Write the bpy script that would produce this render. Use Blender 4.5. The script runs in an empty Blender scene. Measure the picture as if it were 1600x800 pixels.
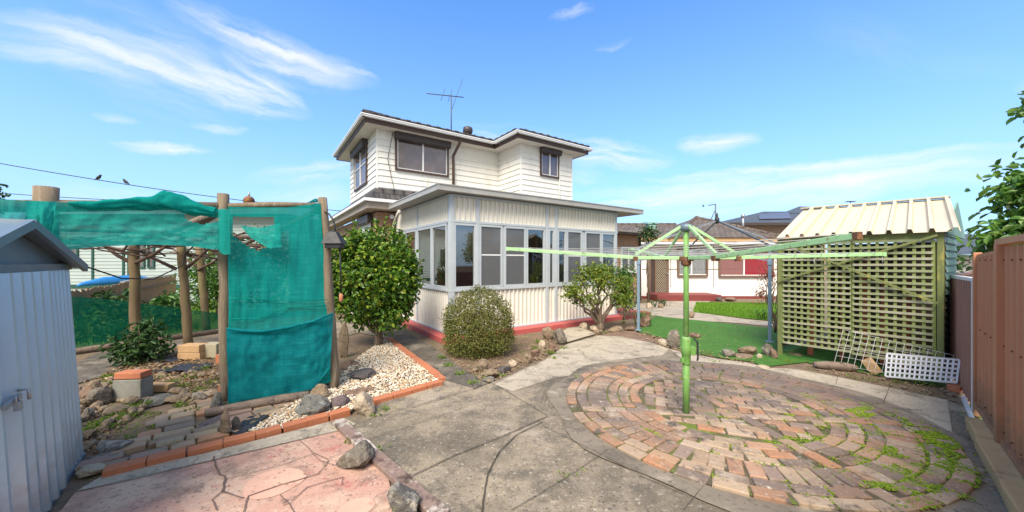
import bpy, bmesh, math, random
from mathutils import Vector, Matrix, noise as mnoise
R=math.radians
sc=bpy.context.scene
COL=sc.collection
F,CY,CAMH=565.0,408.0,1.65
rnd=random.Random(7)

# ---------------------------------------------------------------- places
def gz(y):
    t=min(1,max(0,(y-10)/10.0)); return -0.42*t*t*(3-2*t)
def G(px,py,z=0.0):
    """ground point seen at photo pixel (px,py)"""
    Y=F*(CAMH-z)/(py-CY)
    for _ in range(30):
        Y=F*(CAMH-z-gz(Y))/(py-CY)
    return Vector(((px-800)/F*Y,Y,gz(Y)+z))
def PT(px,py,Y): return Vector(((px-800)/F*Y,Y,CAMH-(py-CY)/F*Y))
U=Vector((0.822,0.570,0)); V=Vector((-0.570,0.822,0)); O=Vector((-1.275,7.58,0))
def HP(a,b,z=0.0): return O+U*a+V*b+Vector((0,0,z))
def A(px,b):
    r=(px-800)/F
    return (1.275+7.58*r+b*(.57+.822*r))/(.822-.57*r)
def B(px,a):
    r=(px-800)/F
    return (a*(.822-.57*r)-1.275-7.58*r)/(.57+.822*r)
UANG=math.atan2(U.y,U.x)

# ---------------------------------------------------------------- materials
def newmat(name):
    m=bpy.data.materials.new(name); m.use_nodes=True
    nt=m.node_tree; nt.nodes.clear()
    out=nt.nodes.new('ShaderNodeOutputMaterial'); return m,nt,out
def N(nt,typ,**kw):
    n=nt.nodes.new('ShaderNode'+typ)
    for k,v in kw.items():
        if k.startswith('i_'):
            key=k[2:]; key=int(key) if key.isdigit() else key.replace('_',' ')
            n.inputs[key].default_value=v
        else: setattr(n,k,v)
    return n
def c4(c): return (c[0],c[1],c[2],1.0)
def ramp(nt,fac,stops,interp='LINEAR'):
    r=nt.nodes.new('ShaderNodeValToRGB'); r.color_ramp.interpolation=interp
    el=r.color_ramp.elements
    while len(el)<len(stops): el.new(0.5)
    for e,(p,c) in zip(el,stops):
        e.position=p; e.color=c4(c) if len(c)==3 else c
    nt.links.new(fac,r.inputs[0]); return r.outputs[0]
def mixc(nt,fac,a,b,mode='MIX'):
    m=nt.nodes.new('ShaderNodeMix'); m.data_type='RGBA'; m.blend_type=mode
    for s,v in ((m.inputs[0],fac),(m.inputs[6],a),(m.inputs[7],b)):
        if hasattr(v,'is_output'): nt.links.new(v,s)
        elif isinstance(v,(int,float)): s.default_value=v
        else: s.default_value=c4(v)
    return m.outputs[2]
def noise(nt,vec,scale,detail=6,rough=.6,dist=0):
    n=N(nt,'TexNoise',i_Scale=scale,i_Detail=detail,i_Roughness=rough,i_Distortion=dist)
    if vec is not None: nt.links.new(vec,n.inputs['Vector'])
    return n.outputs['Fac']
def mapv(nt,vec,sc=(1,1,1),loc=(0,0,0),rot=(0,0,0)):
    m=N(nt,'Mapping'); m.inputs['Scale'].default_value=sc; m.inputs['Location'].default_value=loc; m.inputs['Rotation'].default_value=rot
    nt.links.new(vec,m.inputs[0]); return m.outputs[0]
def mathn(nt,op,a,b=None,c=None,clamp=False):
    m=N(nt,'Math',operation=op); m.use_clamp=clamp
    for i,v in enumerate((a,b,c)):
        if v is None: continue
        if hasattr(v,'is_output'): nt.links.new(v,m.inputs[i])
        else: m.inputs[i].default_value=v
    return m.outputs[0]
def coord(nt,kind='Object'): return N(nt,'TexCoord').outputs[kind]

def M(name,base,var=None,scale=3,rough=.8,bump=.15,bscale=40,bdist=.01,layers=(),island=None,stretch=(1,1,1),metal=0,spec=.4,
      islandmix=.7,transl=0,uv=False):
    """general weathered material. layers: (colour, scale, lo, hi[, loc])"""
    m,nt,out=newmat(name)
    co=coord(nt,'UV' if uv else 'Object'); v=mapv(nt,co,stretch)
    col=mixc(nt,ramp(nt,noise(nt,v,scale,8,.65),[(.3,(0,0,0)),(.7,(1,1,1))]),base,var if var else base)
    if island:
        rp=N(nt,'NewGeometry').outputs['Random Per Island']
        ic=ramp(nt,rp,[(i/(len(island)-.001),c) for i,c in enumerate(island)],'CONSTANT' if len(island)>3 else 'LINEAR')
        col=mixc(nt,islandmix,col,ic)
    for L in layers:
        loc=L[4] if len(L)>4 else (rnd.random()*9,rnd.random()*9,0)
        f=ramp(nt,noise(nt,mapv(nt,co,stretch,loc),L[1],9,.68),[(L[2],(0,0,0)),(L[3],(1,1,1))])
        col=mixc(nt,f,col,L[0])
    p=N(nt,'BsdfPrincipled'); nt.links.new(col,p.inputs['Base Color'])
    p.inputs['Metallic'].default_value=metal; p.inputs['Specular IOR Level'].default_value=spec
    rr=ramp(nt,noise(nt,v,scale*3,4),[(.2,(max(0,rough-.12),)*3),(.8,(min(1,rough+.1),)*3)])
    nt.links.new(rr,p.inputs['Roughness'])
    if bump:
        b=N(nt,'Bump',i_Strength=bump,i_Distance=bdist); nt.links.new(noise(nt,v,bscale,6,.7),b.inputs['Height'])
        nt.links.new(b.outputs[0],p.inputs['Normal'])
    if transl:
        t=N(nt,'BsdfTranslucent'); nt.links.new(col,t.inputs[0])
        mx=N(nt,'MixShader',i_0=transl); nt.links.new(p.outputs[0],mx.inputs[1]); nt.links.new(t.outputs[0],mx.inputs[2])
        nt.links.new(mx.outputs[0],out.inputs[0])
    else: nt.links.new(p.outputs[0],out.inputs[0])
    return m

def Mbrick(name,c1,c2,mortar,bw,bh,ms,bump=.5,offset=.5,rough=.85,layers=(),squash=1):
    m,nt,out=newmat(name); uv=coord(nt,'UV')
    b=N(nt,'TexBrick'); b.offset=offset
    b.inputs['Color1'].default_value=c4(c1); b.inputs['Color2'].default_value=c4(c2); b.inputs['Mortar'].default_value=c4(mortar)
    b.inputs['Scale'].default_value=1; b.inputs['Mortar Size'].default_value=ms; b.inputs['Mortar Smooth'].default_value=.2
    b.inputs['Brick Width'].default_value=bw; b.inputs['Row Height'].default_value=bh; b.inputs['Bias'].default_value=0
    nt.links.new(uv,b.inputs['Vector'])
    col=mixc(nt,mathn(nt,'MULTIPLY',noise(nt,uv,30,6),.35),b.outputs['Color'],(.5,.42,.34))
    for L in layers:
        col=mixc(nt,ramp(nt,noise(nt,mapv(nt,uv,(1,1,1),(rnd.random()*9,3,0)),L[1],8,.66),[(L[2],(0,0,0)),(L[3],(1,1,1))]),col,L[0])
    p=N(nt,'BsdfPrincipled'); p.inputs['Roughness'].default_value=rough; nt.links.new(col,p.inputs['Base Color'])
    h=mathn(nt,'ADD',mathn(nt,'MULTIPLY',b.outputs['Fac'],-1),mathn(nt,'MULTIPLY',noise(nt,uv,60,4),.4))
    bp=N(nt,'Bump',i_Strength=bump,i_Distance=.012); nt.links.new(h,bp.inputs['Height']); nt.links.new(bp.outputs[0],p.inputs['Normal'])
    nt.links.new(p.outputs[0],out.inputs[0]); return m

def Mtile(name,c1,c2,bw=.3,bh=.33,layers=()):
    """roof tiles: brick pattern with each course stepping down"""
    m,nt,out=newmat(name); uv=coord(nt,'UV')
    b=N(nt,'TexBrick'); b.offset=.5
    b.inputs['Color1'].default_value=c4(c1); b.inputs['Color2'].default_value=c4(c2); b.inputs['Mortar'].default_value=c4([x*.35 for x in c1])
    b.inputs['Scale'].default_value=1; b.inputs['Mortar Size'].default_value=.02
    b.inputs['Brick Width'].default_value=bw; b.inputs['Row Height'].default_value=bh; nt.links.new(uv,b.inputs['Vector'])
    col=b.outputs['Color']
    for L in layers:
        col=mixc(nt,ramp(nt,noise(nt,uv,L[1],8,.66),[(L[2],(0,0,0)),(L[3],(1,1,1))]),col,L[0])
    s=N(nt,'SeparateXYZ'); nt.links.new(uv,s.inputs[0])
    saw=mathn(nt,'FRACT',mathn(nt,'DIVIDE',s.outputs[1],bh)); wv=mathn(nt,'SINE',mathn(nt,'MULTIPLY',s.outputs[0],2*math.pi/bw))
    h=mathn(nt,'ADD',mathn(nt,'MULTIPLY',saw,-1),mathn(nt,'MULTIPLY',wv,.35))
    bp=N(nt,'Bump',i_Strength=.9,i_Distance=.05); nt.links.new(h,bp.inputs['Height'])
    p=N(nt,'BsdfPrincipled'); p.inputs['Roughness'].default_value=.8; nt.links.new(col,p.inputs['Base Color']); nt.links.new(bp.outputs[0],p.inputs['Normal'])
    nt.links.new(p.outputs[0],out.inputs[0]); return m

def Mglass(name,tint=(.75,.8,.8),refl=.12,fres=.5,rough=.01):
    m,nt,out=newmat(name)
    t=N(nt,'BsdfTransparent'); t.inputs[0].default_value=c4(tint)
    g=N(nt,'BsdfGlossy'); g.inputs['Roughness'].default_value=rough; g.inputs['Color'].default_value=(.9,.93,.95,1)
    lw=N(nt,'LayerWeight',i_Blend=fres)
    f=mathn(nt,'MULTIPLY_ADD',lw.outputs['Fresnel'],.85,refl,clamp=True)
    mx=N(nt,'MixShader'); nt.links.new(f,mx.inputs[0]); nt.links.new(t.outputs[0],mx.inputs[1]); nt.links.new(g.outputs[0],mx.inputs[2])
    nt.links.new(mx.outputs[0],out.inputs[0]); return m
def Mdarkglass(name,col=(.03,.03,.035),refl=.12,stain=(.12,.1,.12)):
    m,nt,out=newmat(name)
    d=N(nt,'BsdfDiffuse'); co=coord(nt,'Object')
    nt.links.new(mixc(nt,ramp(nt,noise(nt,co,1.2,4),[(.4,(0,0,0)),(.7,(1,1,1))]),col,stain),d.inputs[0])
    g=N(nt,'BsdfGlossy'); g.inputs['Roughness'].default_value=.03
    bp=N(nt,'Bump',i_Strength=.03,i_Distance=.05); nt.links.new(noise(nt,co,1.5,2),bp.inputs['Height']); nt.links.new(bp.outputs[0],g.inputs['Normal'])
    lw=N(nt,'LayerWeight',i_Blend=.45); f=mathn(nt,'MULTIPLY_ADD',lw.outputs['Fresnel'],.8,refl,clamp=True)
    mx=N(nt,'MixShader'); nt.links.new(f,mx.inputs[0]); nt.links.new(d.outputs[0],mx.inputs[1]); nt.links.new(g.outputs[0],mx.inputs[2])
    nt.links.new(mx.outputs[0],out.inputs[0]); return m
def Mcloth(name,c1,c2,alpha=.85,weave=90,var=.12):
    m,nt,out=newmat(name); uv=coord(nt,'UV')
    n1=noise(nt,mapv(nt,uv,(3,1,1)),3,7,.65); n2=noise(nt,mapv(nt,uv,(.9,22,1)),3,6,.75); n4=noise(nt,mapv(nt,uv,(18,.8,1)),3,6,.72)
    c1=[(a+b)/2 for a,b in zip(c1,c2)]
    col=mixc(nt,ramp(nt,n1,[(.35,(0,0,0)),(.68,(1,1,1))]),c1,c2)
    col=mixc(nt,ramp(nt,n2,[(.50,(0,0,0)),(.68,(.5,.5,.5))]),col,[min(1,x*1.5+.03) for x in c2])
    col=mixc(nt,ramp(nt,n4,[(.50,(0,0,0)),(.68,(.5,.5,.5))]),col,[x*.6 for x in c1])
    d=N(nt,'BsdfDiffuse'); nt.links.new(col,d.inputs[0]); t=N(nt,'BsdfTranslucent'); nt.links.new(col,t.inputs[0])
    m1=N(nt,'MixShader',i_0=.45); nt.links.new(d.outputs[0],m1.inputs[1]); nt.links.new(t.outputs[0],m1.inputs[2])
    tr=N(nt,'BsdfTransparent'); tr.inputs[0].default_value=c4([min(1,x*.5+.5) for x in c2])
    a=mathn(nt,'MULTIPLY_ADD',mathn(nt,'ADD',mathn(nt,'MULTIPLY',n1,.5),mathn(nt,'MULTIPLY',n2,.5)),var*4,alpha-var*2,clamp=True)
    m2=N(nt,'MixShader'); nt.links.new(a,m2.inputs[0]); nt.links.new(tr.outputs[0],m2.inputs[1]); nt.links.new(m1.outputs[0],m2.inputs[2])
    bp=N(nt,'Bump',i_Strength=.35,i_Distance=.02); nt.links.new(noise(nt,mapv(nt,uv,(4,1.5,1)),3,4),bp.inputs['Height'])
    nt.links.new(bp.outputs[0],d.inputs['Normal'])
    nt.links.new(m2.outputs[0],out.inputs[0]); return m

# ---------------------------------------------------------------- mesh builder
class MB:
    def __init__(s): s.v=[]; s.f=[]; s.sm=[]
    def add(s,vs,fs,smooth=False):
        o=len(s.v); s.v.extend(Vector(x) for x in vs); s.f.extend([tuple(i+o for i in f) for f in fs]); s.sm.extend([smooth]*len(fs)); return s
    def quad(s,a,b,c,d): return s.add([a,b,c,d],[(0,1,2,3)])
    def box(s,c,size,rz=0,mat=None):
        x,y,z=[k/2 for k in size]; m=mat or Matrix.Rotation(rz,3,'Z'); c=Vector(c)
        vs=[c+m@Vector((i*x,j*y,k*z)) for k in (-1,1) for j in (-1,1) for i in (-1,1)]
        return s.add(vs,[(0,2,3,1),(4,5,7,6),(0,1,5,4),(2,6,7,3),(0,4,6,2),(1,3,7,5)])
    def bar(s,p,q,w,h,up=(0,0,1)):
        """rectangular bar from p to q; w sideways, h along up"""
        p=Vector(p);q=Vector(q);d=(q-p); L=d.length; d.normalize(); up=Vector(up)
        x=d.cross(up)
        if x.length<1e-4: x=d.cross(Vector((0,1,0)))
        x.normalize(); y=x.cross(d).normalized()
        m=Matrix((x,d,y)).transposed()
        return s.box((p+q)/2,(w,L,h),mat=m)
    def tube(s,pts,r,n=8,caps=True,jit=0,smooth=True):
        pts=[Vector(p) for p in pts]; rs=r if isinstance(r,(list,tuple)) else [r]*len(pts)
        vs=[];fs=[]
        prev=None
        for i,p in enumerate(pts):
            d=(pts[min(i+1,len(pts)-1)]-pts[max(i-1,0)]).normalized()
            if prev is None:
                ref=Vector((0,0,1)) if abs(d.z)<.9 else Vector((1,0,0)); x=d.cross(ref).normalized()
            else:
                x=(prev-d*prev.dot(d)).normalized()
            prev=x; y=d.cross(x)
            for k in range(n):
                a=2*math.pi*k/n; rr=rs[i]*(1+jit*(rnd.random()-.5))
                vs.append(p+x*math.cos(a)*rr+y*math.sin(a)*rr)
        for i in range(len(pts)-1):
            for k in range(n):
                fs.append((i*n+k,i*n+(k+1)%n,(i+1)*n+(k+1)%n,(i+1)*n+k))
        s.add(vs,fs,smooth)
        if caps:
            o=len(s.v)-len(vs)
            s.f.append(tuple(o+k for k in range(n-1,-1,-1))); s.sm.append(False)
            s.f.append(tuple(o+(len(pts)-1)*n+k for k in range(n))); s.sm.append(False)
        return s
    def prism(s,poly,z0,z1):
        n=len(poly); vs=[(p[0],p[1],z0) for p in poly]+[(p[0],p[1],z1) for p in poly]
        fs=[tuple(range(n-1,-1,-1)),tuple(range(n,2*n))]+[(i,(i+1)%n,n+(i+1)%n,n+i) for i in range(n)]
        return s.add(vs,fs)
    def slab(s,pts,t):
        """solid from a planar polygon of 3D points, thickened down by t along its normal"""
        pts=[Vector(p) for p in pts]; n=(pts[1]-pts[0]).cross(pts[2]-pts[0]).normalized(); k=len(pts)
        vs=pts+[p-n*t for p in pts]
        fs=[tuple(range(k)),tuple(range(2*k-1,k-1,-1))]+[((i+1)%k,i,k+i,k+(i+1)%k) for i in range(k)]
        return s.add(vs,fs)
    def lathe(s,c,prof,n=12,smooth=True):
        """profile [(r,z)] about vertical axis at c"""
        c=Vector(c); vs=[c+Vector((r*math.cos(2*math.pi*k/n),r*math.sin(2*math.pi*k/n),z)) for r,z in prof for k in range(n)]
        fs=[(i*n+k,i*n+(k+1)%n,(i+1)*n+(k+1)%n,(i+1)*n+k) for i in range(len(prof)-1) for k in range(n)]
        fs+= [tuple(range(n-1,-1,-1)),tuple((len(prof)-1)*n+k for k in range(n))]
        return s.add(vs,fs,smooth)
    def ico(s,c,r,sub=1,mat=None,smooth=True):
        vs,fs=ICO[sub]; c=Vector(c); r=Vector(r) if not isinstance(r,(int,float)) else Vector((r,r,r))
        out=[]
        for v in vs:
            q=Vector((v.x*r.x,v.y*r.y,v.z*r.z)); out.append(c+(mat@q if mat else q))
        return s.add(out,fs,smooth)
    def paver(s,c,l,w,h,ang,ch=.007):
        """brick lying flat: chamfered top, no underside"""
        m=Matrix.Rotation(ang,3,'Z')@Matrix.Rotation(rnd.gauss(0,.012),3,'X')@Matrix.Rotation(rnd.gauss(0,.012),3,'Y'); c=Vector(c)
        j=lambda: rnd.uniform(-.004,.004)
        b=[(-l/2,-w/2),(l/2,-w/2),(l/2,w/2),(-l/2,w/2)]; jb=[(x+j(),y+j()) for x,y in b]
        t=[(x-math.copysign(ch,x),y-math.copysign(ch,y)) for x,y in jb]
        vs=[c+m@Vector((x,y,-.02)) for x,y in jb]+[c+m@Vector((x,y,h-ch)) for x,y in jb]+[c+m@Vector((x,y,h)) for x,y in t]
        fs=[(i,(i+1)%4,4+(i+1)%4,4+i) for i in range(4)]+[(4+i,4+(i+1)%4,8+(i+1)%4,8+i) for i in range(4)]+[(8,9,10,11)]
        return s.add(vs,fs)
    def leaf(s,p,d,n,L,W,fold=.25):
        d=d.normalized(); x=d.cross(n)
        if x.length<1e-3: x=d.cross(Vector((.3,.5,.8)))
        x.normalize(); n=x.cross(d)
        dn=n*(-fold*W)
        vs=[p,p+d*L*.3+x*W*.5-dn,p+d*L*.72+x*W*.4-dn,p+d*L+n*(-.12*L),p+d*L*.72-x*W*.4-dn,p+d*L*.3-x*W*.5-dn]
        return s.add(vs,[(0,1,2,3),(0,3,4,5)],False)
    def build(s,name,mat,parent=None,loc=None,bevel=0,smooth=None,kind=None,label=None,cat=None,group=None,partlabel=None,solid=0):
        """one mesh object; vertices are given in world space"""
        base=Vector((0,0,0))
        if parent is not None:
            r=parent
            while r.parent: r=r.parent
            base=r.location.copy()
        elif loc is not None: base=Vector(loc)
        me=bpy.data.meshes.new(name)
        me.from_pydata([v-base for v in s.v],[],s.f)
        me.polygons.foreach_set('use_smooth',[bool(x) if smooth is None else smooth for x in s.sm])
        uvl=me.uv_layers.new(name='UVMap')
        me.update()
        uvs=[0.0]*(2*len(me.loops)); Z=Vector((0,0,1))
        for p in me.polygons:
            n=p.normal
            if abs(n.z)>.985: t=Vector((1,0,0)); w=Vector((0,1,0))
            else:
                t=Z.cross(n).normalized(); w=n.cross(t)
            for li in p.loop_indices:
                c=me.vertices[me.loops[li].vertex_index].co
                uvs[2*li]=c.dot(t); uvs[2*li+1]=c.dot(w)
        uvl.data.foreach_set('uv',uvs)
        o=bpy.data.objects.new(name,me); COL.objects.link(o)
        if mat: me.materials.append(mat)
        if parent is not None: o.parent=parent
        else: o.location=base
        if bevel:
            b=o.modifiers.new('bevel','BEVEL'); b.width=bevel; b.segments=2; b.limit_method='ANGLE'; b.angle_limit=R(40)
        if solid:
            b=o.modifiers.new('solid','SOLIDIFY'); b.thickness=solid
        if kind: o['kind']=kind
        if label: o['label']=label
        if cat: o['category']=cat
        if group: o['group']=group
        if partlabel: o['label']=partlabel
        return o
ICO={}
for _s in (1,2,3,4):
    _b=bmesh.new(); bmesh.ops.create_icosphere(_b,subdivisions=_s,radius=1); _b.verts.ensure_lookup_table()
    ICO[_s]=([v.co.copy() for v in _b.verts],[tuple(v.index for v in f.verts) for f in _b.faces]); _b.free()

def thing(name,label,cat,loc,group=None):
    o=bpy.data.objects.new(name,None); COL.objects.link(o); o.location=Vector(loc); o.empty_display_size=.2
    o['label']=label; o['category']=cat
    if group: o['group']=group
    return o

def sheet(name,poly,dz,mat,kind='structure',step=1.0,rough=0,label=None,cat=None):
    """flat ground cover following the fall of the ground"""
    bm=bmesh.new(); vs=[bm.verts.new((p[0],p[1],0)) for p in poly]; f=bm.faces.new(vs); f.normal_update()
    if f.normal.z<0: f.normal_flip()
    ys=[p[1] for p in poly]; xs=[p[0] for p in poly]
    y=10.0
    while y<min(max(ys),21):
        if y>min(ys):
            bmesh.ops.bisect_plane(bm,geom=bm.verts[:]+bm.edges[:]+bm.faces[:],plane_co=(0,y,0),plane_no=(0,1,0))
        y+=step
    bmesh.ops.triangulate(bm,faces=bm.faces[:])
    mb=MB(); bm.verts.ensure_lookup_table()
    mb.add([Vector((v.co.x,v.co.y,gz(v.co.y)+dz)) for v in bm.verts],[tuple(v.index for v in f.verts) for f in bm.faces])
    bm.free()
    return mb.build(name,mat,kind=kind,label=label,cat=cat)

def ribbon(mb,pts,w,z,jit=.3):
    """thin crack / joint strip on the ground, irregular in width"""
    P=[]
    for a,b in zip(pts[:-1],pts[1:]):
        n=max(2,int((b-a).length/.05))
        for i in range(n): P.append(a.lerp(b,i/n))
    P.append(pts[-1])
    vs=[];fs=[]
    for i,p in enumerate(P):
        d=(P[min(i+1,len(P)-1)]-P[max(0,i-1)]); s=Vector((-d.y,d.x,0)).normalized()
        k=w*(.5+.5*mnoise.noise(p*9))*.6+w*.25; off=s*(mnoise.noise(p*14+Vector((5,2,1)))*w*jit*2)
        vs+= [Vector((p.x,p.y,gz(p.y)+z))+off+s*k,Vector((p.x,p.y,gz(p.y)+z))+off-s*k]
    for i in range(len(P)-1): fs.append((2*i,2*i+1,2*i+3,2*i+2))
    mb.add(vs,fs)

def corr(mb,p,q,z0,z1,pitch,depth,nrm,prof=((0,0),(.5,0),(.62,1),(.88,1),(1,0)),zt=None):
    """ribbed sheet standing from p to q; zt(s) may give the top height along it"""
    p=Vector(p);q=Vector(q); L=(q-p).length; d=(q-p)/L; n=Vector(nrm).normalized()
    k=max(1,round(L/pitch)); pt=L/k; S=[]
    for i in range(k):
        for a,h in prof[:-1] if i<k-1 else prof: S.append((i*pt+a*pt,h*depth))
    vs=[]
    for s,h in S:
        b=p+d*s+n*h
        vs+= [Vector((b.x,b.y,z0)),Vector((b.x,b.y,zt(s) if zt else z1))]
    mb.add(vs,[(2*i,2*i+2,2*i+3,2*i+1) for i in range(len(S)-1)])
    return mb

def boards(mb,p,q,z0,z1,pitch,nrm,lap=.024):
    p=Vector(p);q=Vector(q);n=Vector(nrm).normalized(); z=z0
    while z<z1-.01:
        zt=min(z+pitch,z1); Z0=Vector((0,0,z)); Z1=Vector((0,0,zt))
        mb.quad(p+n*lap+Z0,q+n*lap+Z0,q+n*.001+Z1,p+n*.001+Z1)
        mb.quad(p+Z0,q+Z0,q+n*lap+Z0,p+n*lap+Z0)
        z=zt

def rock_mb(mb,c,size,seed,rz=0,cuts=10,sub=3,rough=.07):
    r=random.Random(seed); pl=[]
    for _ in range(cuts):
        n=Vector((r.gauss(0,1),r.gauss(0,1),r.gauss(0,.8))).normalized(); pl.append((n,r.uniform(.46,.86)))
    vs,fs=ICO[sub]; m=Matrix.Rotation(rz,3,'Z'); c=Vector(c); off=Vector((seed*3.1,seed*1.7,0)); out=[]
    for v in vs:
        k=1.0
        for n,d in pl:
            t=n.dot(v)
            if t>1e-3: k=min(k,d/t)
        k*=1+rough*mnoise.noise(v*2.6+off)*1.6+rough*.6*mnoise.noise(v*7+off)
        q=v*k; q=Vector((q.x*size[0]/2,q.y*size[1]/2,(q.z+.72)*size[2]/1.6))
        out.append(c+m@q)
    mb.add(out,fs,False)
EXPOSURE=0.95; SUN_E=3.3; SKY_S=.14; SKY_TINT=(.62,.98,1.30); VEIL=.74; VEIL_C=(2.0,2.65,3.75); CLOUD_C=(3.95,4.0,4.1); FILL_CLOUD_C=(3.7,3.6,3.45)
# ================================================================ camera, sky, light
cam=bpy.data.cameras.new('camera'); cam.sensor_width=36; cam.lens=36*F/1600; cam.shift_y=(CY-400)/1600; cam.clip_end=2000; cam.clip_start=.05
co=bpy.data.objects.new('camera',cam); COL.objects.link(co); co.location=(0,0,CAMH); co.rotation_euler=(R(90),0,0); sc.camera=co
sc.view_settings.view_transform='Standard'; sc.view_settings.look='None'; sc.view_settings.exposure=EXPOSURE; sc.view_settings.gamma=1

SUN_EL,SUN_AZ=R(50),R(198)       # azimuth clockwise from +Y
sun=bpy.data.lights.new('sun','SUN'); sun.energy=SUN_E; sun.angle=R(30); sun.color=(1,.91,.80)
so=bpy.data.objects.new('sun',sun); COL.objects.link(so)
sd=Vector((math.sin(SUN_AZ)*math.cos(SUN_EL),math.cos(SUN_AZ)*math.cos(SUN_EL),math.sin(SUN_EL)))
so.rotation_euler=(-sd).to_track_quat('-Z','Y').to_euler(); so.location=sd*30

w=bpy.data.worlds.new('World'); sc.world=w; w.use_nodes=True; nt=w.node_tree; nt.nodes.clear()
wo=nt.nodes.new('ShaderNodeOutputWorld'); bg=nt.nodes.new('ShaderNodeBackground'); nt.links.new(bg.outputs[0],wo.inputs[0])
sky=nt.nodes.new('ShaderNodeTexSky'); sky.sky_type='NISHITA'; sky.sun_disc=False; sky.sun_elevation=SUN_EL; sky.sun_rotation=SUN_AZ
sky.air_density=1.0; sky.dust_density=.6; sky.ozone_density=3.0; sky.altitude=0
d=N(nt,'TexCoord').outputs['Generated']
sx=N(nt,'SeparateXYZ'); nt.links.new(d,sx.inputs[0])
az=mathn(nt,'ARCTAN2',sx.outputs[0],sx.outputs[1]); el=mathn(nt,'ARCSINE',sx.outputs[2])
cx=N(nt,'CombineXYZ'); nt.links.new(az,cx.inputs[0]); nt.links.new(el,cx.inputs[1]); ae=cx.outputs[0]
# warp so that the streaks fray
wn=N(nt,'TexNoise',i_Scale=5,i_Detail=6,i_Roughness=.6); nt.links.new(ae,wn.inputs['Vector'])
wv=N(nt,'VectorMath',operation='MULTIPLY_ADD'); nt.links.new(wn.outputs['Color'],wv.inputs[0]); wv.inputs[1].default_value=(.10,.075,0)
off=N(nt,'VectorMath',operation='SUBTRACT'); nt.links.new(ae,off.inputs[0]); off.inputs[1].default_value=(.05,.037,0)
nt.links.new(off.outputs[0],wv.inputs[2]); aw=wv.outputs[0]
def AE(px,py):
    v=Vector(((px-800)/F,1,(CY-py)/F)); v.normalize(); return math.atan2(v.x,v.y),math.asin(v.z)
total=None
def streak(x0,y0,x1,y1,wpx,amp,fib=.75):
    """one cirrus streak between two directions of the sky"""
    global total
    a0,e0=AE(x0,y0); a1,e1=AE(x1,y1); ang=math.atan2(e1-e0,a1-a0); L=math.hypot(a1-a0,e1-e0)/2; W=wpx/F*.8
    m=N(nt,'Mapping',vector_type='TEXTURE'); m.inputs['Location'].default_value=((a0+a1)/2,(e0+e1)/2,0); m.inputs['Rotation'].default_value=(0,0,ang); m.inputs['Scale'].default_value=(L,W,1)
    nt.links.new(aw,m.inputs[0])
    g=N(nt,'VectorMath',operation='LENGTH'); nt.links.new(m.outputs[0],g.inputs[0])
    fall=mathn(nt,'SUBTRACT',1,g.outputs['Value'],clamp=True); fall=mathn(nt,'POWER',fall,.8)
    q=mapv(nt,m.outputs[0],(L*3.2,W*26,1),(x0*.013,y0*.07,0))
    f=ramp(nt,noise(nt,q,1.6,7,.62,.4),[(.5-fib*.20,(0,0,0)),(.5+fib*.18,(1,1,1))])
    t=mathn(nt,'MULTIPLY',mathn(nt,'MULTIPLY',fall,f),amp)
    total=t if total is None else mathn(nt,'SUBTRACT',1,mathn(nt,'MULTIPLY',mathn(nt,'SUBTRACT',1,total,clamp=True),mathn(nt,'SUBTRACT',1,t,clamp=True)))
for s in ((-30,8,490,172,11,1.0,.8),(60,55,400,140,9,.8,.8),(250,-8,590,122,11,1.0,.8),(-60,70,240,110,16,.6,.9),(990,280,1660,222,10,1.0,.8),(915,324,1150,290,7,1.0,.7),(1080,306,1660,244,10,.95,.8),(-60,20,300,110,34,.75),(190,60,500,185,34,1.0),(20,30,420,150,70,.42),(240,-10,590,130,30,.85),(330,60,560,130,36,.5),(340,70,490,175,24,.9),
          (170,222,340,233,9,.9),(285,188,400,200,8,.75),(130,180,205,186,7,.5),(850,232,1060,250,30,1.0),(1060,228,1190,220,20,.95),
          (880,308,1740,212,19,1.0,1.0),(960,336,1700,236,22,.8,1.0),(900,338,1170,290,11,1.0),(1150,312,1740,262,12,.7,1.0),(380,275,600,262,18,.7),(380,318,560,300,30,.6),
          (855,22,935,2,9,.45),(930,75,990,55,8,.25),(880,265,940,285,20,.6),(40,300,330,345,34,.5),(1250,30,1650,120,30,.10),(1560,140,1700,120,14,.5),(640,200,900,215,26,.45)):
    streak(*s)
# thin veil towards the horizon
hz=ramp(nt,sx.outputs[2],[(0,(1,1,1)),(.12,(.80,.80,.80)),(.30,(.34,.34,.34)),(.6,(0,0,0))])
skyc=mixc(nt,1.0,sky.outputs[0],SKY_TINT,'MULTIPLY')
c1=mixc(nt,mathn(nt,'MULTIPLY',hz,VEIL),skyc,VEIL_C)
c2=mixc(nt,mathn(nt,'MULTIPLY',total,.92),c1,CLOUD_C)
# unseen broken white cloud added overhead and behind the viewpoint as neutral fill
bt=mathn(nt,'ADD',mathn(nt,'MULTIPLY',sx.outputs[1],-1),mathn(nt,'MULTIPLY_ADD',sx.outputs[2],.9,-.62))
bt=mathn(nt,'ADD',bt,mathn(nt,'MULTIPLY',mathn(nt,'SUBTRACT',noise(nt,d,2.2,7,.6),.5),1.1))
c2=mixc(nt,ramp(nt,bt,[(0.02,(0,0,0)),(.22,(.95,.95,.95))]),c2,FILL_CLOUD_C)
nt.links.new(c2,bg.inputs[0]); bg.inputs[1].default_value=SKY_S

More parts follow.
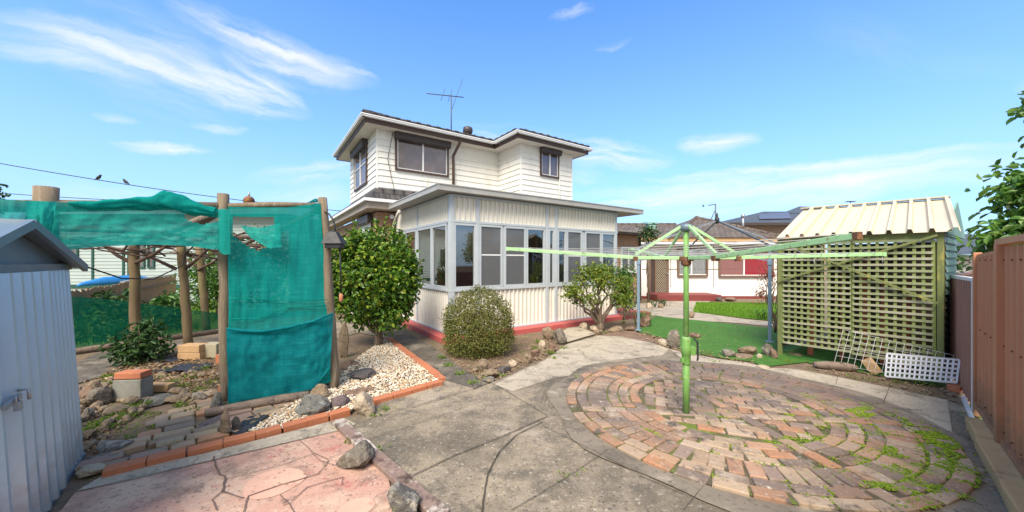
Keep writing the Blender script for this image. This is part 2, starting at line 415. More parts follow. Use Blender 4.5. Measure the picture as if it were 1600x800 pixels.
# ================================================================ materials
m={}
m['soil']=M('soil',(.15,.105,.068),(.235,.17,.115),6,.95,.7,45,.03,layers=[((.10,.13,.03),3.2,.54,.68),((.30,.22,.15),22,.58,.68),((.05,.035,.025),14,.6,.72)])
m['concrete']=M('concrete',(.355,.29,.205),(.245,.20,.14),1.0,.9,.5,90,.010,
   layers=[((.125,.104,.077),.6,.43,.60),((.15,.125,.092),4.2,.50,.64),((.36,.30,.225),1.3,.52,.66),((.12,.105,.083),3.1,.53,.66),((.47,.43,.36),26,.57,.68),((.07,.06,.048),38,.56,.65),((.46,.40,.32),130,.60,.66),((.05,.043,.035),150,.60,.66),((.09,.08,.063),9,.58,.70)])
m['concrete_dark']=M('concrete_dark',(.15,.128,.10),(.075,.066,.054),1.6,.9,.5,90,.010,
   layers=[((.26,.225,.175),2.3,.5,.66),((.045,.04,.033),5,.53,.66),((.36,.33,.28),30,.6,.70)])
m['sooty']=M('sooty_concrete',(.17,.142,.108),(.25,.21,.16),1.3,.9,.5,90,.010,layers=[((.09,.077,.06),2.2,.50,.64),((.36,.315,.24),3.4,.55,.68),((.06,.052,.04),26,.57,.68)])
m['concrete_pale']=M('concrete_pale',(.47,.41,.315),(.37,.315,.24),1.6,.9,.45,90,.010,layers=[((.22,.19,.145),2.2,.5,.66),((.11,.10,.078),6,.55,.68),((.58,.53,.44),24,.57,.68),((.10,.09,.07),34,.58,.68)])
m['pink']=M('pink_concrete',(.54,.325,.245),(.42,.235,.18),1.6,.85,.4,80,.010,
   layers=[((.56,.40,.295),1.2,.48,.62),((.22,.145,.11),1.9,.49,.64),((.40,.15,.12),2.9,.58,.68),((.15,.10,.08),8,.57,.70),((.64,.48,.38),22,.58,.70),((.10,.075,.06),40,.57,.66),((.62,.50,.41),130,.60,.66),((.12,.075,.06),150,.59,.66)])
m['pinkpale']=M('pale_pink_concrete',(.64,.40,.29),(.57,.33,.25),6,.85,.3,80,.008,layers=[((.35,.16,.12),5,.56,.7),((.2,.13,.1),30,.6,.7)])
m['joint']=M('joint_dirt',(.085,.07,.05),(.055,.045,.032),9,1,.4,60,.01,layers=[((.07,.10,.02),7,.6,.72)])
m['rust_dirt']=M('crack_dirt',(.19,.125,.095),(.12,.085,.065),9,1,.4,60,.01)
PAV=[(.40,.25,.15),(.35,.245,.16),(.20,.15,.115),(.42,.205,.105),(.43,.32,.21),(.24,.155,.105),(.38,.28,.19),(.33,.185,.11),(.175,.135,.11),(.44,.34,.25),(.43,.25,.16),(.26,.195,.155)]
m['paver']=M('paving_brick',(.38,.255,.18),(.29,.195,.145),4,.9,.5,80,.008,island=PAV,islandmix=.82,
   layers=[((.17,.135,.11),.75,.50,.66),((.47,.39,.30),2.6,.58,.72),((.10,.083,.07),5,.54,.67),((.50,.45,.38),22,.58,.69),((.09,.075,.062),30,.58,.68),((.14,.19,.04),2.2,.60,.72)])
m['paver_joint']=M('paver_joint',(.085,.07,.042),(.13,.105,.065),5,1,.6,60,.012,layers=[((.13,.17,.025),1.7,.46,.60),((.42,.37,.29),7,.56,.68),((.05,.042,.03),12,.56,.68)])
m['slatepaver']=M('garden_paver',(.34,.24,.15),(.26,.185,.12),5,.9,.4,60,.008,island=[(.22,.185,.15),(.36,.26,.16),(.44,.23,.13),(.38,.29,.19),(.27,.19,.14),(.30,.20,.17),(.42,.29,.19)],islandmix=.7,layers=[((.10,.13,.04),6,.55,.72),((.07,.06,.05),11,.6,.74)])
m['brick_orange']=M('orange_brick',(.50,.185,.085),(.42,.15,.075),12,.9,.4,80,.006,island=[(.52,.20,.09),(.44,.16,.08),(.48,.22,.12),(.40,.17,.11)],islandmix=.5,layers=[((.18,.10,.07),6,.58,.75),((.58,.40,.28),18,.62,.75)])
m['brick_pale']=M('buff_brick',(.52,.34,.17),(.45,.28,.15),9,.9,.3,70,.006,layers=[((.20,.15,.10),6,.6,.76)])
m['block']=M('concrete_block',(.42,.37,.25),(.34,.31,.22),7,.95,.4,70,.008,layers=[((.14,.15,.07),5,.55,.75)])
m['greyblock']=M('mossy_grey_block',(.27,.265,.235),(.20,.20,.17),7,.95,.4,70,.008,layers=[((.10,.12,.05),5,.55,.75)])
m['turf']=M('artificial_turf',(.075,.215,.024),(.05,.155,.016),1.2,.85,.9,120,.02,layers=[((.035,.10,.012),26,.50,.64),((.13,.28,.06),34,.56,.68),((.10,.32,.04),5,.55,.75),((.03,.11,.012),1.3,.58,.8),((.16,.36,.10),60,.66,.75)])
m['turf_dark']=M('dark_turf',(.02,.105,.012),(.03,.15,.02),4,.85,.9,200,.012,layers=[((.03,.035,.015),6,.5,.7)])  # darker green turf, laid over the lattice shed footprint
m['lawnbase']=M('lawn_soil',(.10,.22,.015),(.13,.27,.02),5,1,.5,60,.02)
m['grass']=M('grass_blade',(.13,.30,.02),(.17,.34,.025),2,.7,0,island=[(.10,.26,.015),(.19,.36,.03),(.15,.30,.02),(.23,.36,.05)],transl=.35)
m['weed']=M('weed_leaf',(.12,.24,.03),(.17,.30,.04),3,.7,0,island=[(.09,.20,.02),(.20,.33,.04),(.24,.28,.06)],transl=.3)
m['moss']=M('moss',(.22,.36,.012),(.13,.25,.012),9,.95,.8,160,.01,island=[(.25,.35,.012),(.16,.25,.012),(.31,.37,.025),(.10,.16,.015)])
m['pebble']=M('pebble',(.66,.6,.5),(.72,.68,.6),5,.7,.1,60,island=[(.72,.64,.50),(.60,.47,.31),(.66,.58,.47),(.42,.34,.25),(.55,.31,.11),(.78,.72,.61),(.62,.50,.33),(.25,.20,.15),(.68,.60,.48),(.50,.42,.32)],islandmix=.9)
m['litter']=M('dry_leaf',(.26,.17,.09),(.34,.25,.15),5,.9,0,island=[(.20,.13,.07),(.36,.25,.14),(.28,.15,.07),(.42,.34,.22)],islandmix=.9)
def rockm(n,a,b,lay): return M(n,a,b,6,.92,.9,30,.03,layers=list(lay)+[([x*.35 for x in b],16,.55,.66),([min(.7,x*1.8) for x in a],38,.58,.70)])
m['rk_grey']=rockm('grey_stone',(.21,.18,.14),(.13,.113,.09),[((.42,.38,.31),7,.52,.66),((.27,.17,.10),4,.62,.8),((.06,.06,.06),12,.6,.75)])
m['rk_dark']=rockm('dark_stone',(.125,.108,.098),(.08,.07,.066),[((.26,.24,.23),6,.58,.75),((.20,.12,.08),5,.6,.78)])
m['rk_brown']=rockm('brown_stone',(.26,.165,.11),(.17,.115,.085),[((.38,.28,.20),7,.56,.75),((.09,.06,.05),10,.58,.75)])
m['rk_pale']=rockm('pale_stone',(.52,.42,.30),(.42,.33,.23),[((.68,.62,.52),6,.56,.75),((.28,.22,.16),8,.6,.78)])
m['rk_tan']=rockm('tan_stone',(.29,.215,.14),(.20,.15,.10),[((.42,.34,.24),6,.56,.75),((.16,.12,.08),9,.56,.75),((.14,.17,.06),4,.6,.78)])
m['rk_purple']=rockm('purple_slate',(.18,.135,.13),(.13,.10,.105),[((.28,.23,.21),7,.56,.75),((.08,.065,.06),10,.6,.75)])
m['rk_lichen']=rockm('lichened_stone',(.14,.13,.115),(.09,.085,.08),[((.50,.46,.38),6,.50,.62),((.30,.32,.14),9,.56,.68),((.05,.05,.045),14,.58,.7)])
m['rk_blue']=rockm('blue_grey_stone',(.21,.20,.17),(.13,.128,.112),[((.42,.43,.41),6,.53,.70),((.26,.17,.11),5,.62,.78),((.07,.08,.08),11,.58,.72)])
m['timber']=M('weathered_timber',(.24,.185,.125),(.155,.12,.08),2,.9,.6,14,.012,stretch=(9,9,.8),layers=[((.40,.34,.26),2.5,.54,.72),((.085,.06,.045),3.0,.57,.72)])
m['pole']=M('mossy_pole',(.21,.15,.08),(.145,.105,.06),2,.9,.6,14,.012,stretch=(7,7,.8),layers=[((.17,.19,.06),1.6,.52,.7),((.09,.06,.04),3,.57,.72)])
m['timber_old']=M('old_grey_timber',(.25,.19,.145),(.16,.115,.09),2,.9,.7,14,.012,stretch=(4,4,4),layers=[((.36,.31,.26),3,.54,.72),((.06,.042,.034),4.0,.55,.68)])
m['plank']=M('flaked_timber_plank',(.19,.125,.10),(.26,.19,.16),3,.9,.6,20,.01,layers=[((.50,.45,.39),3.2,.50,.58),((.07,.045,.035),2.2,.55,.62),((.085,.05,.042),8,.54,.68),((.46,.41,.36),16,.60,.68)])
m['sleeper']=M('timber_sleeper',(.60,.40,.19),(.46,.30,.15),3,.9,.6,24,.012,layers=[((.20,.13,.07),6,.56,.72),((.10,.12,.04),3,.64,.8),((.55,.42,.25),12,.6,.75)])
m['paling']=M('timber_paling',(.40,.24,.13),(.29,.17,.09),1.5,.95,.4,20,.01,stretch=(6,6,.7),island=[(.42,.26,.14),(.32,.20,.11),(.37,.26,.16)],islandmix=.4)
m['bark']=M('bark',(.20,.145,.10),(.12,.09,.065),6,.95,.8,30,.02,stretch=(2,2,.6),layers=[((.34,.29,.23),5,.56,.72)])
m['vine']=M('vine_stem',(.085,.055,.042),(.14,.09,.065),6,.95,.6,30,.01)
def leafm(n,cols,tr=.25,rough=.5): return M(n,cols[0],cols[1],1.5,rough,0,island=cols,islandmix=.85,transl=tr,spec=.45)
m['lf_camellia']=leafm('glossy_leaf',[(.06,.15,.013),(.11,.23,.02),(.04,.11,.011),(.19,.30,.025),(.08,.18,.015),(.28,.34,.035)],.18,.38)
m['lf_bush']=leafm('small_olive_leaf',[(.175,.185,.042),(.125,.145,.030),(.205,.21,.052),(.15,.165,.036),(.24,.235,.065)],.25,.6)
m['lf_shrub']=leafm('yellowing_leaf',[(.13,.21,.022),(.22,.29,.03),(.09,.16,.02),(.30,.33,.05),(.12,.2,.025)],.3,.5)
m['lf_dark']=leafm('dark_leaf',[(.025,.07,.016),(.045,.105,.02),(.018,.05,.012),(.06,.13,.025)],.2,.5)
m['lf_tree']=leafm('broad_leaf',[(.065,.17,.022),(.11,.24,.03),(.045,.12,.018),(.17,.29,.045),(.08,.19,.03)],.25,.4)
m['lf_mid']=leafm('mid_green_leaf',[(.05,.15,.025),(.09,.2,.03),(.03,.1,.02),(.12,.24,.04)],.25,.55)
m['brick']=Mbrick('orange_brick_wall',(.45,.19,.085),(.34,.135,.07),(.36,.30,.24),.24,.086,.011,layers=[((.20,.10,.06),3,.58,.8)])
m['brickfar']=Mbrick('brown_brick_wall',(.40,.24,.13),(.27,.155,.09),(.40,.34,.27),.24,.086,.012)
m['white']=M('white_board',(.80,.785,.73),(.74,.725,.67),1.2,.6,.05,30,stretch=(2.5,2.5,.5),layers=[((.60,.55,.46),2.2,.56,.74),((.62,.60,.55),1.5,.6,.85),((.55,.50,.42),4,.68,.85)])
m['fibro']=M('white_fibro',(.82,.81,.78),(.78,.77,.74),1,.75,.04,30,layers=[((.60,.55,.50),2,.66,.85)])
m['soffit']=M('soffit',(.66,.63,.58),(.60,.57,.52),1,.8,.03)
m['tanfascia']=M('tan_fascia',(.44,.37,.30),(.38,.32,.26),2,.8,.03)
m['cream_metal']=M('cream_steel',(.79,.765,.69),(.74,.715,.64),1.5,.55,.03,40,layers=[((.56,.52,.45),2,.62,.85),((.48,.43,.36),7,.72,.85)])
m['gutter']=M('pale_gutter',(.38,.375,.35),(.30,.30,.285),3,.5,.03,layers=[((.36,.37,.37),3,.58,.8)])
m['alu']=M('aluminium_frame',(.50,.545,.57),(.43,.475,.50),4,.45,.02)
m['whitealu']=M('white_frame',(.76,.77,.77),(.70,.71,.71),4,.45,.02)
m['brown']=M('brown_paint',(.085,.05,.038),(.065,.04,.03),5,.5,.03)
m['shutter']=M('roller_shutter',(.05,.04,.036),(.07,.055,.05),5,.45,.03)
m['winbrown']=M('brown_window_frame',(.20,.125,.09),(.155,.10,.07),5,.55,.03)
m['redconc']=M('red_painted_concrete',(.52,.115,.105),(.45,.10,.09),3,.7,.15,60,.004,layers=[((.60,.24,.20),4,.55,.75),((.30,.075,.07),7,.6,.78),((.40,.30,.25),16,.70,.8)])
m['redstep']=M('dark_red_paint',(.22,.05,.045),(.17,.04,.037),3,.6,.1)
m['tiledark']=Mtile('dark_roof_tile',(.045,.042,.045),(.08,.072,.072),layers=[((.16,.15,.14),3,.6,.8)])
m['tilebrown']=Mtile('brown_roof_tile',(.11,.085,.07),(.155,.12,.095),layers=[((.20,.18,.14),1.4,.5,.75),((.06,.05,.04),3,.55,.8)])
m['tileslate']=Mtile('slate_roof_tile',(.065,.085,.115),(.09,.11,.14))
m['solar']=Mbrick('solar_panel',(.012,.02,.045),(.015,.025,.055),(.10,.13,.17),1.0,1.6,.03,bump=0,offset=0,rough=.25)
def splash(mat,z0,z1,colr,amt):
    nt=mat.node_tree; p=[n for n in nt.nodes if n.type=='BSDF_PRINCIPLED'][0]; src=p.inputs['Base Color'].links[0].from_socket
    g_=N(nt,'NewGeometry'); s_=N(nt,'SeparateXYZ'); nt.links.new(g_.outputs['Position'],s_.inputs[0])
    t=mathn(nt,'ADD',s_.outputs[2],mathn(nt,'MULTIPLY',mathn(nt,'SUBTRACT',noise(nt,g_.outputs['Position'],9,7,.7),.5),.9))
    nt.links.new(mixc(nt,mathn(nt,'MULTIPLY',ramp(nt,t,[(z0,(1,1,1)),(z1,(0,0,0))]),amt),src,colr),p.inputs['Base Color'])
m['shed']=M('blue_grey_steel',(.50,.635,.70),(.44,.57,.635),2,.36,.05,40,.004,metal=.4,layers=[((.28,.38,.47),2.5,.6,.85),((.25,.17,.10),7,.73,.82)],stretch=(1,1,.4))
splash(m['shed'],.05,.45,(.30,.26,.20),.6)
m['shedroof']=M('grey_steel',(.17,.225,.27),(.14,.19,.23),2,.45,.05,metal=.2)
m['black']=M('black_plastic',(.018,.018,.02),(.03,.03,.033),5,.5,.05)
m['blackfilm']=M('black_plastic_film',(.018,.022,.03),(.045,.05,.06),6,.4,.9,9,.05)
m['steel']=M('galvanised_steel',(.42,.43,.44),(.34,.35,.36),6,.4,.03,metal=.6)
m['rust']=M('rusty_steel',(.16,.075,.035),(.09,.045,.03),14,.8,.2,60,.004,layers=[((.38,.17,.05),12,.5,.7)])
m['mint']=M('mint_paint',(.40,.66,.33),(.33,.58,.27),3,.5,.05,40,.003,layers=[((.50,.74,.50),4,.55,.8),((.24,.34,.17),9,.57,.68),((.26,.14,.06),16,.60,.66)])
m['mastgreen']=M('bright_green_paint',(.175,.37,.09),(.14,.31,.07),3,.5,.05,40,.003,layers=[((.30,.48,.19),4,.52,.7),((.13,.16,.06),12,.60,.70),((.22,.11,.05),22,.62,.67)])
m['wire']=M('line_wire',(.55,.55,.5),(.45,.45,.42),5,.5,0,metal=.3)
m['bluesteel']=M('blue_grey_tube',(.17,.25,.34),(.20,.29,.38),5,.5,.05,layers=[((.32,.36,.40),9,.62,.78)])
m['darktube']=M('dark_grey_tube',(.075,.09,.11),(.11,.125,.15),5,.5,.03)
m['greytube']=M('pale_grey_tube',(.26,.30,.34),(.20,.23,.27),5,.5,.03)
m['creamroof']=M('cream_roof_steel',(.60,.535,.40),(.55,.49,.36),2,.5,.04,layers=[((.52,.44,.31),2,.62,.85)])
m['latH']=M('weathered_lattice_rail',(.36,.37,.25),(.26,.285,.17),2.5,.85,.3,30,.006,island=[(.34,.325,.22),(.22,.25,.10),(.29,.295,.18),(.17,.205,.07)],islandmix=.6,layers=[((.44,.42,.34),6,.54,.68),((.08,.10,.035),5,.6,.76)])
m['latV']=M('green_lattice_slat',(.235,.29,.07),(.30,.33,.10),2.5,.85,.3,30,.006,island=[(.14,.19,.05),(.19,.22,.07),(.10,.15,.045),(.16,.18,.06)],islandmix=.6,layers=[((.42,.33,.06),3,.62,.76)])
m['yelgreen']=M('yellow_green_post',(.19,.205,.065),(.115,.15,.055),2,.8,.3,30,.006,stretch=(3,3,1),layers=[((.44,.38,.10),3,.55,.72),((.12,.13,.05),5,.6,.75)])
m['tealboard']=M('teal_board',(.25,.43,.37),(.20,.36,.32),2,.7,.1,layers=[((.10,.18,.16),4,.58,.78)])
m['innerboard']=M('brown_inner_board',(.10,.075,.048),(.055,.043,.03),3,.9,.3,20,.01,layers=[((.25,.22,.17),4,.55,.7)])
m['shadeboard']=M('gap_shade_black',(.02,.02,.02),(.035,.033,.03),4,.7,.1)  # black colour stands for the shade in the gap between shed and fence
m['junk']=M('rusty_red_board',(.26,.085,.045),(.19,.07,.04),3,.8,.2)
m['whiteplastic']=M('white_plastic',(.80,.80,.82),(.72,.73,.76),5,.45,.03,layers=[((.55,.55,.54),6,.64,.8)])
m['whitewire']=M('white_coated_wire',(.66,.67,.64),(.5,.5,.47),6,.5,.02)
m['terracotta']=M('terracotta_steel',(.55,.235,.115),(.49,.21,.105),1.5,.5,.04,40,.004,layers=[((.38,.155,.08),2,.56,.75),((.58,.30,.18),4,.66,.85)],stretch=(1,1,.5))
splash(m['terracotta'],.1,.5,(.20,.13,.08),.8)
m['brownsteel']=M('brown_steel',(.33,.17,.125),(.28,.145,.105),1.5,.5,.04)
m['paleboard']=M('pale_weatherboard',(.40,.46,.45),(.35,.42,.41),2,.7,.05)
m['dkgreen']=M('dark_green_paint',(.015,.075,.06),(.02,.09,.07),3,.6,0)
m['tarp']=M('blue_tarp',(.03,.24,.62),(.02,.19,.52),2,.55,.3,8,.03)
m['cloth']=Mcloth('teal_shade_cloth',(.0,.24,.205),(.012,.36,.31),.90,var=.05)
m['cloth_thin']=Mcloth('thin_teal_shade_cloth',(.0,.28,.235),(.03,.44,.37),.82,var=.05)
m['cloth_blue']=Mcloth('blue_teal_shade_cloth',(.0,.18,.21),(.015,.30,.33),.92,var=.04)
m['cloth_green']=Mcloth('green_shade_cloth',(.0,.14,.075),(.015,.24,.13),.52,var=.08)
def Mscreen(name,colr,alpha):
    m_,nt,out=newmat(name); d_=N(nt,'BsdfDiffuse'); co_=coord(nt,'Object')
    nt.links.new(mixc(nt,noise(nt,co_,2.0,4),colr,[x*.75 for x in colr]),d_.inputs[0])
    t=N(nt,'BsdfTransparent'); mx=N(nt,'MixShader',i_0=alpha); nt.links.new(t.outputs[0],mx.inputs[1]); nt.links.new(d_.outputs[0],mx.inputs[2]); nt.links.new(mx.outputs[0],out.inputs[0]); return m_
m['glass']=Mglass('window_glass',(.62,.65,.66),.12,.5)
m['clear']=Mglass('clear_glass',(.97,.98,.98),.02,.3)
m['darkglass']=Mdarkglass('tinted_glass',(.09,.07,.065),.05,(.20,.155,.15))
m['curtain']=M('sheer_curtain',(.78,.78,.78),(.68,.68,.70),3,.9,0,transl=.3)
m['pinkcurtain']=M('pink_sheer',(.80,.40,.38),(.74,.36,.34),3,.9,0,transl=.3)
m['redcurtain']=M('red_curtain',(.82,.06,.10),(.74,.05,.085),3,.9,0,transl=.2)
m['blind']=M('pale_blind',(.50,.46,.39),(.44,.40,.34),3,.9,0)
m['room']=M('plaster',(.42,.36,.29),(.38,.32,.26),1,.9,.02)
m['flyscreen']=Mscreen('fly_screen',(.20,.212,.225),.60)
m['door']=M('dark_door',(.07,.05,.04),(.05,.035,.03),3,.6,0)
m['grille']=M('cream_grille',(.52,.44,.33),(.48,.40,.30),3,.6,0)
m['bird']=M('dark_feathers',(.03,.028,.028),(.05,.045,.04),30,.8,0)
m['ground_far']=M('rough_grass',(.09,.13,.025),(.15,.17,.04),.6,.95,.5,12,.05,layers=[((.16,.12,.07),.9,.55,.75)])
m['hill']=M('wooded_ridge',(.035,.06,.03),(.06,.09,.045),.2,1,.6,1.5,.5)

# ================================================================ ground
gb=MB(); ys=[-12]+[i*.5 for i in range(20,43)]+[40,150]
vs=[Vector((x,y,gz(y)-.012)) for y in ys for x in (-120,120)]
gb.add(vs,[(2*i,2*i+1,2*i+3,2*i+2) for i in range(len(ys)-1)])
gb.build('ground',m['soil'],kind='structure')
P2=lambda l:[G(*p) for p in l]
CON=[Vector((-.44,2.25,0)),Vector((-.1,1.75,0)),Vector((3.3,1.6,0)),Vector((3.95,2.62,0))]+P2([(1555,728),(1540,690),(1525,645),(1480,625),(1390,606),(1309,589),(1240,576),(1196,575),(1172,567),(1130,562),(1082,554),(1046,545),(1026,537),(970,525.5),(935,524),
  (885,538),(851,562),(815,577),(777,595),(764,600),(745,590),(715,572),(682,545),(640,520),(628,506),(600,498),(540,497),(470,505),(346,520),(256,526),(256,545),(345,548),(470,545),(560,520),(606,529),(694,599),(600,628),(560,648),(524,656)])
sheet('concrete_patio',CON,.002,m['concrete'])
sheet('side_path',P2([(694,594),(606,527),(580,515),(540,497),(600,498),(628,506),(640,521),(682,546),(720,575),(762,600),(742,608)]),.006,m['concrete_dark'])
sheet('pale_slab',P2([(770,600),(818,577),(853,562),(887,538),(935,525),(970,526),(1026,538),(1046,546),(1035,556),(960,563),(905,585),(870,590),(800,612)]),.006,m['concrete_pale'])
sheet('stepping_slab',P2([(886,536),(866,528),(886,514),(905,511),(930,523)]),.02,m['concrete_pale'])
sheet('kerb_strip',P2([(1046,546),(1082,555),(1130,563),(1172,568),(1196,576),(1240,577),(1309,590),(1390,607),(1480,626),(1490,690),(1440,672),(1390,646),(1335,622),(1290,604),(1235,588),(1190,580),(1120,572),(1070,565)]),.010,m['concrete_pale'])
PINK=P2([(96,798),(118,770),(200,752),(320,723),(536,672),(560,690),(606,745)])+[Vector((-.68,2.2,0)),Vector((-.6,1.6,0)),Vector((-2.2,1.5,0)),Vector((-3.0,2.25,0))]
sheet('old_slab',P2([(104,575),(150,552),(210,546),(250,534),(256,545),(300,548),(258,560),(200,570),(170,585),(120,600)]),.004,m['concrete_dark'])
sheet('pink_slab',PINK,.006,m['pink'])
STR=P2([(118,770),(160,745),(320,710),(500,664),(540,655),(556,664),(537,673),(320,724),(200,753)])
sheet('concrete_strip',STR,.010,m['concrete_pale'])
pc=G(428,756); sheet('concrete_patch',[pc+Vector((math.cos(t)*.20*(1+.1*math.sin(3*t)),math.sin(t)*.19,0)) for t in [i*.3927 for i in range(16)]],.010,m['pinkpale'])
pc=G(558,795); sheet('concrete_patch',[pc+Vector((math.cos(t)*.11*(1+.1*math.sin(2*t)),math.sin(t)*.1,0)) for t in [i*.3927 for i in range(16)]],.010,m['pinkpale'])
jb=MB()
for L,wd in (([(640,640),(740,609),(764,600)],.016),([(556,663),(640,638),(720,613)],.012),([(578,688),(640,667),(720,640),(775,620)],.008),([(640,748),(712,713),(792,681),(856,652)],.022),
   ([(752,815),(756,780),(762,742),(780,708),(808,681),(848,661)],.022),([(800,800),(880,752),(952,704)],.010),([(848,667),(936,711),(1010,750),(1080,780)],.010),([(768,600),(792,613),(856,652)],.014),
   ([(860,592),(844,634)],.006),([(866,588),(850,634)],.006),([(952,535),(1040,551)],.012),([(900,545),(952,537)],.008),([(1068,800),(1100,761)],.010),([(1390,606),(1380,632)],.014),([(1309,589),(1306,603)],.010),
   ([(1196,582),(1300,612),(1400,656),(1500,702)],.012),([(980,548),(1020,541)],.006),([(866,528),(886,537),(930,524)],.03),([(770,602),(818,578),(853,563)],.014),([(742,609),(720,580)],.01)):
    ribbon(jb,[G(*p) for p in L],wd*.42,.016)
jb.build('concrete_joint',m['joint'],kind='structure')
cb=MB()
for L,wd in (([(334,716),(338,734),(352,752),(349,770),(366,778),(380,781)],.030),([(466,688),(488,709),(512,720)],.016),([(352,752),(440,729),(488,712)],.014),([(390,777),(440,760),(496,744),(514,722)],.020),
   ([(436,776),(452,790),(480,764),(536,748)],.018),([(349,770),(330,784),(340,800)],.02),([(512,720),(560,700)],.010),([(488,711),(500,722),(530,732)],.01),([(536,748),(534,760)],.012),([(390,777),(384,790),(376,815)],.02),
   ([(452,790),(460,805),(440,830)],.014),([(118,771),(320,724),(536,673)],.016),([(300,728),(312,716)],.008)):
    ribbon(cb,[G(*p) for p in L],wd*.36,.016,.7)
cb.build('pink_slab_crack',m['rust_dirt'],kind='structure')

# ---------------------------------------------------------------- brick circle
BC=Vector((2.4,4.1,0)); BR=1.76; POLE=Vector((1.854,3.85,0))
sheet('paving_surround',[BC+Vector((math.cos(i*math.pi/32)*(BR+.2+.05*math.sin(i*.9)),math.sin(i*math.pi/32)*(BR+.2+.05*math.sin(i*.9)),0)) for i in range(64)],.014,m['sooty'])
sheet('paving_bed',[BC+Vector((math.cos(i*math.pi/32)*(BR+.0),math.sin(i*math.pi/32)*(BR+.0),0)) for i in range(64)],.024,m['paver_joint'])
pb=MB(); gaps=[]
bands=[(G(902,642),(POLE-G(902,642)).normalized()),(G(1010,571),(G(1228,694)-G(1010,571)).normalized())]
def inband(p,wd=.085):
    for o,dv in bands:
        q=Vector((p.x,p.y,0))-o; s=q.dot(dv)
        if abs((q-dv*s).length)<wd and s>-.2: return True
    return False
def putp(p,l,wd,ang):
    pb.paver(Vector((p.x,p.y,.010)),l+.006,wd+.006,rnd.uniform(.026,.034),ang)
    c,s=math.cos(ang),math.sin(ang)
    for i,j in ((1,1),(-1,1),(1,-1),(1,0),(0,1)):
        gaps.append(Vector((p.x+c*i*l/2-s*j*(wd/2+.008),p.y+s*i*l/2+c*j*(wd/2+.008),.032)))
for o,dv in bands:
    s=.06
    while s<4:
        p=o+dv*(s+.11)
        if (p-BC).length>BR-.06: 
            if s>1: break
        else: putp(p,.222,.105,math.atan2(dv.y,dv.x))
        s+=.24
r=BR-.055; k=0
while r>.93:
    rad=(k in (2,))
    l,wd=(.110,.224) if rad else (.226,.106)
    rr=r-(.06 if rad else 0); n=int(2*math.pi*rr/(l+.014)); ph=rnd.random()
    for i in range(n):
        t=2*math.pi*(i+ph)/n+rnd.gauss(0,.004); p=BC+Vector((math.cos(t)*(rr+rnd.gauss(0,.003)),math.sin(t)*rr,0))
        if inband(p,.105 if not rad else .10):
            for e in (-1,1):
                th=t+e*l*.27/rr; p=BC+Vector((math.cos(th)*rr,math.sin(th)*rr,0))
                if not inband(p,.085): putp(p,l*.46,wd,th+math.pi/2)
            continue
        putp(p,l*rnd.uniform(.94,1.0),wd*rnd.uniform(.96,1.02),t+math.pi/2)
    r-=(.243 if rad else .124); k+=1
R0=r+.06; ang=R(-20); c_,s_=math.cos(ang),math.sin(ang)
j=-12
for j in range(-10,11):
    for i in range(-8,9):
        x=(i+.5*(j%2))*.242+rnd.gauss(0,.004); y=j*.122+rnd.gauss(0,.003)
        p=BC+Vector((x*c_-y*s_,x*s_+y*c_,0))
        if max(math.hypot(x+.11,y),math.hypot(x-.11,y))>R0-.03 or inband(p,.125) or (p-POLE).length<.12:
            for e in (-.174,-.058,.058,.174):
                xx=x+e*.5*1.0; q=BC+Vector((xx*c_-y*s_,xx*s_+y*c_,0))
                if e in (-.058,.058): continue
                xx=x+(.058 if e>0 else -.058); q=BC+Vector((xx*c_-y*s_,xx*s_+y*c_,0))
                if math.hypot(xx,y)<R0-.06 and not inband(q,.085) and (q-POLE).length>.07: putp(q,.106,.108,ang)
            continue
        putp(p,.228*rnd.uniform(.93,1.0),.108*rnd.uniform(.95,1.02),ang+rnd.gauss(0,.02))
def stain(mat,cx,cy,kx,ky,lo,hi,colr,amt):
    nt=mat.node_tree; p=[n for n in nt.nodes if n.type=='BSDF_PRINCIPLED'][0]; src=p.inputs['Base Color'].links[0].from_socket
    co=coord(nt,'Object'); s_=N(nt,'SeparateXYZ'); nt.links.new(co,s_.inputs[0])
    t=mathn(nt,'ADD',mathn(nt,'MULTIPLY',mathn(nt,'SUBTRACT',s_.outputs[0],cx),kx),mathn(nt,'MULTIPLY',mathn(nt,'SUBTRACT',s_.outputs[1],cy),ky))
    t=mathn(nt,'ADD',t,mathn(nt,'MULTIPLY',mathn(nt,'SUBTRACT',noise(nt,co,2.2,7,.65),.5),2.4))
    f=mathn(nt,'MULTIPLY',ramp(nt,t,[(lo,(0,0,0)),(hi,(1,1,1))]),amt)
    nt.links.new(mixc(nt,f,src,colr),p.inputs['Base Color'])
stain(m['paver'],2.4,4.1,.55,.55,.15,.95,(.13,.105,.095),.72)
pb.build('brick_paving',m['paver'],kind='structure')
mo=MB()
hot=[(G(1480,740),.34,1.3),(G(1430,715),.34,1.1),(G(1400,690),.40,.8),(G(1380,720),.3,.7),(G(1300,650),.5,.25),(G(1200,740),.6,.16),(G(1330,590),.1,.0),(G(1310,605),.14,.4),(G(1255,700),.3,.12),(G(1130,650),.3,.12),(G(1035,600),.4,.12),(G(1350,655),.32,.16),(G(1190,670),.3,.10),(G(1515,700),.14,.9),(G(1400,770),.25,.25),(G(1500,745),.14,.95)]
for g in gaps:
    pr=.02
    for c,rad_,a in hot: pr+=a*math.exp(-((g-c).length/rad_)**2)
    if (g-BC).length>BR+.02: continue
    pr*=2.6*max(0,.30+1.7*mnoise.noise(g*4.5))
    if rnd.random()<pr:
        for _ in range(rnd.randint(14,34)):
            q=g+Vector((rnd.gauss(0,.028),rnd.gauss(0,.028),rnd.uniform(-.004,.006)))
            s=rnd.uniform(.003,.008); mo.ico(q,(s*rnd.uniform(.8,1.8),s*rnd.uniform(.8,1.8),s*.7),1)
